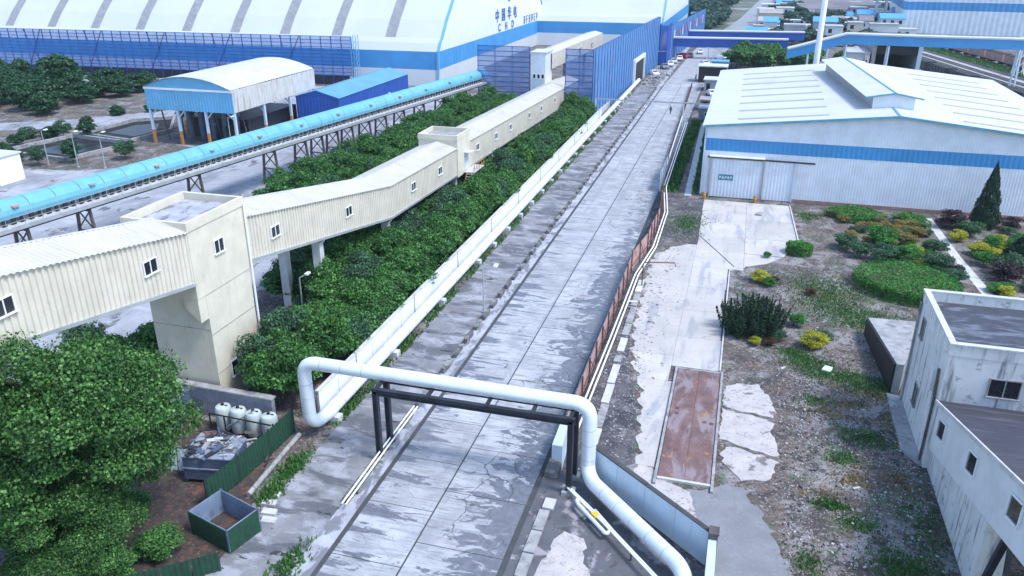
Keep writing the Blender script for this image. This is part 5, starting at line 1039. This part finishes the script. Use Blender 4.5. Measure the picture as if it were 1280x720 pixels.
for i, (x, y, r, k, lab) in enumerate(((3.7, 81.2, 1.05, 2, 'yellow-green shrub by the bend of the pavement edge'), (4.6, 80.2, .8, 0, 'small green shrub touching the yellow one at the pavement bend'), (5.1, 81.3, .6, 5, 'brown dying shrub beside the yellow shrub at the pavement bend'), (4.5, 88.9, .55, 0, 'tiny upright green shrub on the pavement rim'), (8.2, 66.9, 1.25, 2, 'round yellow shrub on the bare ground before the hopper'), (3.3, 66.2, .6, 2, 'small yellow shrub in front of the dark junipers'), (4.6, 66.4, .6, 5, 'brownish shrub in front of the dark junipers'), (7.0, 71.2, .95, 0, 'low green shrub between junipers and round yellow shrub'), (5.2, 67.6, .8, 1, 'blue-green shrub right of the dark junipers'), (13.2, 94.6, 1.5, 1, 'dark blue-green bush at the left end of the flower beds'), (8.6, 79, .6, 5, 'brown withered bush on the bare ground'), (9.2, 68.5, .8, 1, 'grey-green low bush behind the round yellow shrub'), (14.6, 92.2, 1.5, 1, 'blue-green bush behind the large hedge mound, left'), (17.4, 96.5, 2.0, 0, 'fresh green mounded bush in the middle of the beds'), (16.8, 91.2, 1.7, 1, 'grey-green bush close behind the large hedge mound'), (19.4, 91.6, 1.6, 0, 'fresh green bush behind the large hedge mound, right'), (20.6, 94.4, 1.0, 2, 'yellow bush in the beds left of the garden path'), (20.3, 97.6, 1.2, 4, 'orange flowering bush in the beds left of the garden path'), (22.4, 90.2, 1.6, 1, 'dark green bush left of the garden path'), (22.9, 95.6, 1.4, 1, 'blue-green bush left of the garden path'), (23.0, 86.2, 1.4, 1, 'green bush between hedge mound and garden path'), (24.0, 89.0, .9, 3, 'small purple bush at the edge of the garden path'), (26.3, 100.8, 1.15, 2, 'bright yellow bush right of the garden path, upper'), (27.6, 96.6, 1.2, 2, 'bright yellow bush right of the garden path, middle'), (29.0, 96.3, .8, 2, 'small yellow bush right of the middle yellow one'), (27.4, 84.0, .95, 2, 'yellow bush just behind the black-roofed block'), (31.0, 101.5, .9, 2, 'yellow bush below the cypress'), (26.4, 106.2, 1.9, 3, 'dark purple bush right of path end by warehouse'), (33.5, 107.4, 1.4, 3, 'dark purple bush at the right of the cypress'), (28.5, 88.0, 1.8, 3, 'dark purple bush above the black-roofed block'), (28.2, 103.4, 1.6, 1, 'blue-green bush below left of the cypress'), (29.2, 90.9, 1.9, 1, 'dark green bush right of garden path, lower'), (31.4, 87.3, 1.6, 1, 'dark green bush at right edge above the black roof'), (29.6, 99.4, 1.2, 0, 'low bright green bush right of the garden path'), (32.6, 99.0, 1.7, 0, 'green bush left of the frame edge below the cypress'), (27.4, 93.0, 1.3, 0, 'green bush right of the garden path, middle'))):
    plant('garden_shrub', lab, 'shrub', x, y, rbush[k], r * 1.15, r * .75, r * .62, 'shrubs of the garden', (tk[i % 3], r * .3))
rq = random.Random(3)
for i in range(34):
    u, v = rq.random(), rq.random(); x, y = 13.6 + 9.6 * u, 99.6 + 6.0 * v - u * .6
    if 4 * (v - .1) < u * .3: continue
    plant('flower_clump', 'clump of ochre flowers in the bed by the warehouse', 'flowers', x, y, rbush[4 if rq.random() < .75 else 1], rq.uniform(.7, 1.1), .55, .45, 'ochre flower clumps', (tk[0], .2))
for i in range(22):
    x, y = rq.uniform(14.2, 23.3), rq.uniform(89.5, 99.5)
    plant('bed_plant', 'low mixed green plant filling the garden bed', 'plant', x, y, rbush[rq.choice([0, 1, 1, 0, 4])], rq.uniform(.6, 1.1), .5, .4, 'low plants filling the beds', (tk[0], .2))
for i in range(26):
    x, y = rq.uniform(26.3, 36), rq.uniform(84, 107)
    plant('bed_plant', 'low green plant in the bed right of the garden path', 'plant', x, y, rbush[rq.choice([0, 1, 1, 0, 2, 1])], rq.uniform(.7, 1.3), .55, .45, 'low plants right of the path', (tk[0], .2))
for i, (x, y, a, L) in enumerate(((9.2, 37.6, -.15, 2.4), (5.4, 62, .9, .5), (9.5, 46.6, .5, .5))):
    MB().bar((x, y, .06), (x + math.cos(a) * L, y + math.sin(a) * L, .07), .16, .08).build('plank', 'conc_pale', label=['long pale plank lying on the bare ground near the lower edge', 'short pale plank by the broken slabs', 'short pale plank in the rubble'][i], cat='plank', group='planks on the bare ground')
MB().prism([(8.6, 62.6), (9.3, 62.5), (9.5, 63.1), (8.9, 63.2)], 0, [.2, .1, .25, .3]).build('plastic_sheet', 'wallblue', label='crumpled pale blue plastic sheet on the bare ground', cat='litter')
MB().prism([(3.2, 104.6), (3.9, 104.5), (4.0, 105.2), (3.3, 105.3)], 0, [.3, .2, .35, .25]).build('loose_block', 'conc', label='small grey block lying on the pavement before the warehouse', cat='block')

# ------------------------------------------------------------------ far road, cars, people
def road_x(y): return -16 if y < 260 else -16 + (y - 260) * .072
def make_car(m, label):
    t = thing('parked_car', label, 'car', (0, 0, 0), group='cars parked along the far road')
    pf = [(-2.1, .35), (-2.15, .75), (-1.85, .98), (-1.3, 1.02), (-.75, 1.45), (.75, 1.48), (1.35, 1.08), (2.0, .98), (2.12, .6), (2.1, .35)]
    mb = MB(); n = len(pf)
    for x in (-.86, .86): mb.v += [(x * (.82 if z > 1.2 else 1), y, z) for y, z in pf]
    mb.f += [tuple(range(n)), tuple(range(n, 2 * n))[::-1]] + [(k, k + n, (k + 1) % n + n, (k + 1) % n) for k in range(n)]
    put('body', mb.mesh('body', m), (0, 0, 0), t)
    for a, b in (((-1.22, 1.06), (-.8, 1.42)), ((.8, 1.45), (1.28, 1.13))):
        g_ = MB().quad((-.68, a[0], a[1] + .03), (.68, a[0], a[1] + .03), (.66, b[0], b[1] + .03), (-.66, b[0], b[1] + .03)); put('windscreen', g_.mesh('windscreen', 'glass'), (0, 0, 0), t)
    for s in (-1, 1):
        g_ = MB().quad((s * .8, -1.0, 1.08), (s * .8, 1.05, 1.1), (s * .725, .7, 1.42), (s * .725, -.7, 1.4)); put('side_window', g_.mesh('side_window', 'glass'), (0, 0, 0), t)
        for y in (-1.35, 1.3): w_ = MB(); w_.tube([(s * .7, y, .33), (s * .9, y, .33)], .33, 12); put('wheel', w_.mesh('wheel', 'tyre'), (0, 0, 0), t)
        l_ = MB(); l_.box(s * .6 - .18, s * .6 + .18, -2.17, -2.1, .6, .78); put('headlight', l_.mesh('headlight', 'lamp'), (0, 0, 0), t)
    return t
protos = {}
for i, (x, y, m, rz, lab) in enumerate(((-24.6, 228, 'carwhite', .5, 'white car nearest the blue mesh tower'), (-23.2, 243, 'cargrey', .3, 'dark grey car parked past the mesh tower'), (-22.2, 249, 'carwhite', .2, 'white car second in the far left row'), (-21.8, 256, 'carsilver', .2, 'silver car third in the far left row'), (-20.6, 263, 'carwhite', .1, 'white car beside the red car'), (-20.2, 270.5, 'carred', .9, 'red car far down the road'), (-18.2, 273, 'cargrey', .2, 'dark car just beyond the red car'), (-15.6, 283, 'carwhite', .1, 'white car under the blue conveyor bridge'), (-12.3, 253, 'carwhite', .4, 'white car by the right kerb of the far road'), (-8.4, 268, 'carwhite', 1.2, 'white car before the far dark trees'), (-6.2, 272, 'carsilver', 1.3, 'silver car before the far dark trees'), (-7.4, 198, 'carwhite', .3, 'white car behind the grey cabin right of road'), (-6.2, 189, 'carwhite', 1.5, 'white car close to the warehouse side lane'))):
    if m not in protos: protos[m] = o = make_car(m, lab); o.location = (x, y, 0); o.rotation_euler = (0, 0, rz); ORG[o.name] = (x, y, 0)
    else: dup(protos[m], (x, y, 0), lab, rz)
def person(x, y, label, stride, hd):
    """one continuous figure grown from a joint skeleton"""
    J = [(0, 0, .95), (0, 0, 1.2), (0, 0, 1.43), (0, 0, 1.53), (0, .02, 1.62), (0, .02, 1.74), (.1, 0, .9), (.1, stride, .5), (.1, stride * .9, .08), (.1, stride + .14, .04), (-.1, 0, .9), (-.1, -stride, .5), (-.1, -stride * 1.5, .1), (-.1, -stride * 1.5 + .14, .05), (.2, 0, 1.4), (.24, -stride * .5, 1.14), (.24, stride * .4, .9), (.24, stride * .5, .8), (-.2, 0, 1.4), (-.24, stride * .5, 1.14), (-.24, stride * .7, .92), (-.24, stride * .8, .82)]
    E_ = [(0, 1), (1, 2), (2, 3), (3, 4), (4, 5), (0, 6), (6, 7), (7, 8), (8, 9), (0, 10), (10, 11), (11, 12), (12, 13), (2, 14), (14, 15), (15, 16), (16, 17), (2, 18), (18, 19), (19, 20), (20, 21)]
    rad = [.14, .14, .13, .06, .1, .08, .1, .075, .05, .04, .1, .075, .05, .04, .07, .05, .04, .035, .07, .05, .04, .035]
    me = bpy.data.meshes.new('body'); me.from_pydata(J, E_, []); o = bpy.data.objects.new('body', me); COL.objects.link(o)
    md = o.modifiers.new('s', 'SKIN'); o.modifiers.new('u', 'SUBSURF').levels = 1
    sv = me.skin_vertices[0].data if me.skin_vertices else None
    if sv is None: bpy.context.view_layer.objects.active = o; bpy.ops.mesh.customdata_skin_add(); sv = me.skin_vertices[0].data
    for k, r_ in enumerate(rad): sv[k].radius = (r_, r_)
    sv[0].use_root = True
    dg = bpy.context.evaluated_depsgraph_get(); m2 = bpy.data.meshes.new_from_object(o.evaluated_get(dg)); bpy.data.objects.remove(o)
    m2.materials.clear(); m2.materials.append(M['cloth_dark']); m2.materials.append(M['skin'])
    for p_ in m2.polygons: p_.material_index = 1 if p_.center.z > 1.5 and p_.center.y > 0 else 0
    t = thing('person', label, 'person', (x, y, 0), rot=(0, 0, hd)); put('body', m2, (x, y, 0), t)
    hr = MB(); hr.lathe([(.1, 1.63), (.12, 1.68), (.1, 1.76), (.04, 1.8)], (0, .0, 0), 10); put('hair', hr.mesh('hair', 'black'), (x, y, 0), t)
person(-14.5, 172, 'person in dark clothes walking on the far road', .18, .2)
person(-12.7, 221, 'person in dark clothes at the right edge of far road', .1, 2.2)
t = thing('cabin', 'small grey site cabin with pale roof right of the far road', 'cabin', (-6.8, 167.5, 0))
MB().patch((-8.4, 166, 0), (-5.3, 166, 0), (-5.3, 166, 2.6), (-8.4, 166, 2.6), .5, .04).build('wall', 'contop', t); MB().box(-8.4, -5.3, 166.05, 169.4, 0, 2.6).build('shell', 'contop', t); MB().box(-8.5, -5.2, 165.9, 169.5, 2.6, 2.8).build('roof', 'conc_pale', t); window(t, (-6.8, 165.94, 1.5), '-y', .8, .7)
for i, (x0, x1, y0, y1, h, m, rm, lab) in enumerate(((-12.0, -5.0, 219, 224, 4.0, 'black', 'conc_pale', 'dark open-fronted shelter by the right kerb of the far road'), (-9.5, -5.2, 236, 240, 3.2, 'conc', 'townblue', 'small hut with bright blue roof beyond the shelter'), (-9.6, -6.6, 205, 210, 2.6, 'town3', 'roofwhite', 'low white-roofed hut before the dark shelter'), (-8.8, -6.4, 178, 182, 2.2, 'brick', 'conc', 'low brick hut beside the warehouse lane'))):
    t = thing('roadside_hut', lab, 'hut', ((x0 + x1) / 2, (y0 + y1) / 2, 0), group='huts right of the far road'); MB().box(x0, x1, y0, y1, 0, h).build('wall', m, t); MB().box(x0 - .3, x1 + .3, y0 - .4, y1 + .3, h, h + .25).build('roof', rm, t)
    MB().box(x0 + .5, x0 + 1.4, y0 - .03, y0 - .005, .1, 1.9).build('door', 'glass', t)
# blue covered conveyor bridges
def bridge(label, pts, w, h, legs, m='blueroyal', grp='blue covered conveyors'):
    t = thing('covered_conveyor', label, 'conveyor', pts[0], group=grp)
    for (xa, ya, za), (xb, yb, zb) in zip(pts, pts[1:]):
        MB().prism([(xa, ya - w / 2), (xb, yb - w / 2), (xb, yb + w / 2), (xa, ya + w / 2)], [za - h, zb - h, zb - h, za - h], [za, zb, zb, za]).build('housing', m, t)
        MB().prism([(xa, ya - w / 2 - .15), (xb, yb - w / 2 - .15), (xb, yb + w / 2 + .15), (xa, ya + w / 2 + .15)], [za, zb, zb, za], [za + .35, zb + .35, zb + .35, za + .35]).build('roof', 'roofwhite', t)
    for x, y, z in legs:
        for s in (-1, 1): MB().bar((x, y + s * w * .6, 0), (x, y + s * w * .4, z - h), .35).build('leg', 'wallblue', t)
        MB().bar((x, y - w * .5, z * .4), (x, y + w * .45, z * .55), .2).build('brace', 'wallblue', t)
    return t
bridge('nearer of two royal blue conveyor bridges crossing the far road', [(-24, 270, 6.1), (11.5, 272, 6.2)], 3, 2.5, [(-12.5, 270.6, 6.1), (8, 271.5, 6.1)])
bridge('farther of two royal blue conveyor bridges crossing the far road', [(-21, 302, 5.5), (18, 305, 5.6)], 3, 2.5, [(-10, 303, 5.5), (12, 304, 5.5)])
bridge('blue conveyor with a knee crossing behind the warehouse ridge to the right', [(9.4, 222, 8.7), (23.0, 222, 12.7), (44, 222, 12.5), (130, 222, 12.3)], 3.4, 2.2, [(14.5, 222, 10.2), (19, 222, 11.6), (23.2, 222, 12.6), (33, 222, 12.5), (62, 222, 12.5), (90, 222, 12.4)], 'blueband')
t = thing('tippler_shed', 'dark open wagon shed under the blue conveyor', 'shed', (37, 240, 0))
MB().box(31, 32, 233, 262, 0, 9.5).build('wall', 'conc', t); MB().box(42, 43, 233, 262, 0, 9.5).build('wall', 'wallblue', t); MB().box(30.8, 43.2, 232.8, 262.2, 9.5, 10).build('roof', 'darksteel', t); MB().box(32, 42, 258, 262, 0, 9.5).build('back_wall', 'black', t); MB().box(32, 42, 233.2, 234, 7, 9.5).build('lintel', 'black', t)
t = thing('plant_building', 'pale cluttered plant building left of the wagon shed', 'building', (27.5, 238, 0))
MB().box(25.2, 30.6, 233, 245, 0, 7).build('wall', 'town1', t); MB().box(25, 30.8, 232.8, 245.2, 7, 7.3).build('roof', 'town3', t)
for k in range(3): window(t, (26.4 + 1.6 * k, 233, 4.8), '-y', 1.0, 1.4)
for k in range(3): MB().tube([(25.6 + 1.9 * k, 232.4, 0), (25.6 + 1.9 * k, 232.4, 5 + k)], .3, 8).build('pipe', 'galv', t)
t = thing('flue_pole', 'tall white tubular mast rising behind the warehouse roof', 'mast', (13.3, 176, 0)); MB().tube([(13.3, 176, 0), (13.3, 176, 34)], [.62, .5], 16).smooth().build('shaft', 'white', t); MB().lathe([(1.0, 0), (1.0, .5)], (13.3, 176, 0), 12).build('base', 'conc', t)
t = thing('lattice_tower', 'white lattice floodlight tower rising past the blue conveyor at right', 'tower', (72, 255, 0))
for sx in (-1, 1):
    for sy in (-1, 1): MB().bar((72 + sx * 1.3, 255 + sy * 1.3, 0), (72 + sx * .35, 255 + sy * .35, 26), .22).build('leg', 'white', t)
for k in range(12):
    f0, f1 = k / 12, (k + 1) / 12; r0, r1 = 1.3 - .95 * f0, 1.3 - .95 * f1
    MB().bar((72 - r0, 255 - r0, 26 * f0), (72 + r1, 255 - r1, 26 * f1), .12).build('brace', 'white', t); MB().bar((72 + r0, 255 - r0, 26 * f0), (72 + r1, 255 + r1, 26 * f1), .12).build('brace', 'white', t)
# railway
def tx(x0, y): return x0 - .2 * (y - 230)
struct('rail_bed', sheet([(tx(54.5, 180), 180), (tx(92, 180), 180), (tx(88, 330), 330), (tx(54.5, 330), 330)], .0), 'ballast')
for i, x0 in enumerate((57, 61, 66, 70, 75)):
    t = thing('railway_track', ['railway track nearest the warehouse', 'second railway track from the warehouse', 'third railway track from the warehouse', 'fourth railway track from the warehouse', 'fifth railway track beside the faded red wagons'][i], 'railway track', (tx(x0, 250), 250, 0), group='railway tracks')
    for s in (-.75, .75): MB().bar((tx(x0, 178) + s, 178, .22), (tx(x0, 335) + s, 335, .22), .16, .2).build('rail', 'rail', t)
    mb = MB()
    for y in np.arange(180, 332, 1.2): mb.bar((tx(x0, y) - 1.25, y - .2, .08), (tx(x0, y) + 1.25, y + .2, .08), .3, .14)
    mb.build('sleepers', 'conc', t, kind='stuff')
def wagon(label, x0, y, m, load, grp, L=11):
    x = tx(x0, y); a = math.atan2(.2, 1); t = thing('rail_wagon', label, 'wagon', (x, y, 0), group=grp, rot=(0, 0, a))
    mb = MB(); mb.box(-1.5, 1.5, -L / 2, L / 2, 1.1, 3.2); put('body', mb.mesh('body', m), (x, y, 0), t)
    for k in range(6): mb = MB(); yk = -L / 2 + .6 + (L - 1.2) * k / 5; mb.box(-1.6, -1.5, yk - .12, yk + .12, 1.1, 3.2); put('rib', mb.mesh('rib', m), (x, y, 0), t)
    mb = MB(); mb.prism([(-1.4, -L / 2 + .1), (1.4, -L / 2 + .1), (1.4, L / 2 - .1), (-1.4, L / 2 - .1)], 3.2, 3.35); put('load', mb.mesh('load', load), (x, y, 0), t)
    for yk in (-L * .32, L * .32): mb = MB(); mb.box(-1.2, 1.2, yk - 1, yk + 1, .3, 1.1); put('bogie', mb.mesh('bogie', 'black'), (x, y, 0), t)
for i in range(5): wagon(['dark coal wagon nearest the warehouse roof', 'second dark coal wagon', 'third dark coal wagon', 'fourth dark coal wagon', 'dark coal wagon entering the shed'][i], 53.5, 205 + 13 * i, 'darksteel', 'coal', 'dark coal wagons')
for i in range(9): wagon('faded red open wagon in the row beyond the tracks', 84, 236 + 11.6 * i, 'wagonpink', 'coal', 'faded red wagons', 10.6)
struct('track_bank', sheet([(tx(77, 200), 200), (tx(82, 200), 200), (tx(82, 330), 330), (tx(77, 330), 330)], .006), 'ground')
pts = [(tx(random.uniform(76.5, 82.4), y), y) for y in rg.uniform(200, 330, 4500)]; blades('bank_grass', 'green grass strip between tracks and red wagons', pts, .3, 'grass', .55)
t = thing('coal_hall', 'white hall with bright blue band in the upper right corner', 'hall', (120, 400, 0))
for a, b in (((60, 380), (200, 366)), ((64, 450), (60, 380))):
    for z0, z1, m in ((0, 9.2, 'sheetwhite'), (9.2, 12.4, 'blueband'), (12.4, 26, 'sheetwhite')): MB().patch((*a, z0), (*b, z0), (*b, z1), (*a, z1), 2.0, .12).build('wall_sheet', m, t)
MB().quad((60, 380, 26), (200, 366, 26), (204, 436, 33), (64, 450, 33)).build('roof', 'roofwhite', t)
# far trees and town
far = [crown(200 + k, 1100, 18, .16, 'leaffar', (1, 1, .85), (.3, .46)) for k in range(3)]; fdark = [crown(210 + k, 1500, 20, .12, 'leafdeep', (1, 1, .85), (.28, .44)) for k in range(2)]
for x, y in scatter(26, (-5, 19), (243, 266), 3.6, lambda x, y: not (y > 266) and x > -6 + (y - 243) * .12): hh = random.uniform(5, 7.2); plant('roadside_tree', 'dark tree of the clump behind the warehouse left corner', 'tree', x, y, random.choice(fdark), random.uniform(2.8, 3.6), hh * .45, hh * .55, 'tree clump behind the warehouse', (tk[0], hh / 4.2))
for i, (x, y) in enumerate(((13, 228), (17, 230), (20.5, 228.5), (26, 260), (29, 270))): plant('roadside_tree', ['low tree under the left leg of the kneed blue conveyor', 'second low tree under the kneed blue conveyor', 'low tree at the knee of the blue conveyor', 'tree behind the plant building', 'farther tree behind the plant building'][i], 'tree', x, y, fdark[i % 2], 2.4, 2, 2.6, 'trees near the blue conveyor', (tk[0], 1))
def fx(y): return -16 + (y - 260) * .052 + max(0, y - 420) * .006
for x, y in scatter(120, (-40, 100), (345, 690), 5.0, lambda x, y: abs(x - fx(y)) > 11 and x < 62 + (y - 380) * .18 and not (x < -24 and y < 415) and (x < fx(y) or random.random() < .55)):
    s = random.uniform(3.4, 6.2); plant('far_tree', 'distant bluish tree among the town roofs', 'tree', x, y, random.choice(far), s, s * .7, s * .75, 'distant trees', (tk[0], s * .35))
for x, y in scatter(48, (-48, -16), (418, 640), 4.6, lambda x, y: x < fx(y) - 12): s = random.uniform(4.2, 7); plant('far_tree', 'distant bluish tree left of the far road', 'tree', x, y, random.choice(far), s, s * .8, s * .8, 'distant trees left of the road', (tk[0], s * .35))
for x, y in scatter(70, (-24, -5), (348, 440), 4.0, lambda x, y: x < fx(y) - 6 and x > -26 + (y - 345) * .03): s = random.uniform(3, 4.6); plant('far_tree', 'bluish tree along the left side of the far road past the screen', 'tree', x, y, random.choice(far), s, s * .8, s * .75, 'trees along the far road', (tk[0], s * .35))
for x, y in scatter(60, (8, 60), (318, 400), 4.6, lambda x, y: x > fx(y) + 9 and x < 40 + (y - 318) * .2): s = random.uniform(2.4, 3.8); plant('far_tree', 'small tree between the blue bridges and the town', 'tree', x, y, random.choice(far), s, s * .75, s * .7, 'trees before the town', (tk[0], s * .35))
hw = random.Random(12); houses = []
for _ in range(4000):
    if len(houses) >= 240: break
    y = hw.uniform(325, 690); x = hw.uniform(-20 if y < 400 else -90, 62 + (y - 380) * .2); w_, d_ = hw.uniform(4.5, 11), hw.uniform(4.5, 8)
    if abs(x - fx(y)) < 9 + w_ / 2 or any(abs(x - a) < (w_ + c) / 2 + .8 and abs(y - b) < (d_ + d2_) / 2 + 1.5 for a, b, c, d2_ in houses) or (x < fx(y) and hw.random() < .8) or (y < 345 and x > 36): continue
    houses.append((x, y, w_, d_)); h = hw.choice([2.8, 3.0, 3.2, 3.2, 3.4, 5.6, 6.2]); m = hw.choice(['town1', 'town1', 'town1', 'town2', 'town3']); rm = hw.choice(['townroof', 'townroof2', 'town3', 'roofwhite', 'roofwhite', 'townblue', 'town1'])
    t = thing('town_house', 'small %s house with %s roof in the distant town' % ({'town1': 'white', 'town2': 'cream', 'town3': 'grey'}[m], {'townroof': 'brown', 'townroof2': 'dark', 'town3': 'grey', 'roofwhite': 'white', 'townblue': 'blue', 'town1': 'pale'}[rm]), 'house', (x, y, 0), group='houses of the distant town')
    MB().box(x - w_ / 2, x + w_ / 2, y - d_ / 2, y + d_ / 2, 0, h).build('wall', m, t)
    if rm in ('townroof', 'townroof2', 'townblue'): MB().prism([(x - w_ / 2 - .4, y - d_ / 2 - .4), (x + w_ / 2 + .4, y - d_ / 2 - .4), (x + w_ / 2 + .4, y), (x - w_ / 2 - .4, y)], h, [h + .15, h + .15, h + 1.9, h + 1.9]).build('roof', rm, t); MB().prism([(x - w_ / 2 - .4, y), (x + w_ / 2 + .4, y), (x + w_ / 2 + .4, y + d_ / 2 + .4), (x - w_ / 2 - .4, y + d_ / 2 + .4)], h, [h + 1.9, h + 1.9, h + .15, h + .15]).build('roof', rm, t)
    else: MB().box(x - w_ / 2 - .2, x + w_ / 2 + .2, y - d_ / 2 - .2, y + d_ / 2 + .2, h, h + .5).build('roof', rm, t)
    for f in range(int(h // 3)):
        for k in range(int(w_ // 3)): px_ = x - w_ / 2 + 1.5 + 3 * k; MB().box(px_ - .6, px_ + .6, y - d_ / 2 - .05, y - d_ / 2 - .005, 1.1 + 3.1 * f, 2.5 + 3.1 * f).build('window', 'glass', t)
t = thing('dark_roof_market', 'long low hall with dark roof beyond the railway', 'hall', (40, 470, 0)); MB().box(22, 60, 440, 500, 0, 5).build('wall', 'town3', t)
for k in range(6): MB().prism([(21, 440 + 10 * k), (61, 440 + 10 * k), (61, 449 + 10 * k), (21, 449 + 10 * k)], 5, [5.2, 5.2, 7, 7]).build('roof_bay', 'townroof2', t)
t = thing('water_tower', 'pale concrete tower block with flat top in the distant town', 'tower', (56, 400, 0))
for sx in (-1, 1):
    for sy in (-1, 1): MB().bar((54 + sx * 2.2, 402 + sy * 2.2, 0), (54 + sx * 1.8, 402 + sy * 1.8, 14), .7).build('leg', 'town1', t)
MB().box(50.8, 57.2, 398.8, 405.2, 14, 20).build('tank', 'town1', t); MB().box(50.5, 57.5, 398.5, 405.5, 13.5, 14).build('platform', 'town3', t)

# ------------------------------------------------------------------ thin summer haze over the whole place
hz = MB(); hz.box(-440, 320, -70, 900, -1.2, 46)
t = NT('haze_air'); t.t.nodes.remove(t.b)
pv_ = t.n('VolumePrincipled', {'Color': (.78, .88, 1.0), 'Density': .00012, 'Anisotropy': .2}); t.t.links.new(pv_.outputs[0], t.out.inputs['Volume'])
hz.build('haze', t.m, kind='stuff')['label'] = 'thin bluish summer haze hanging over the whole plant'
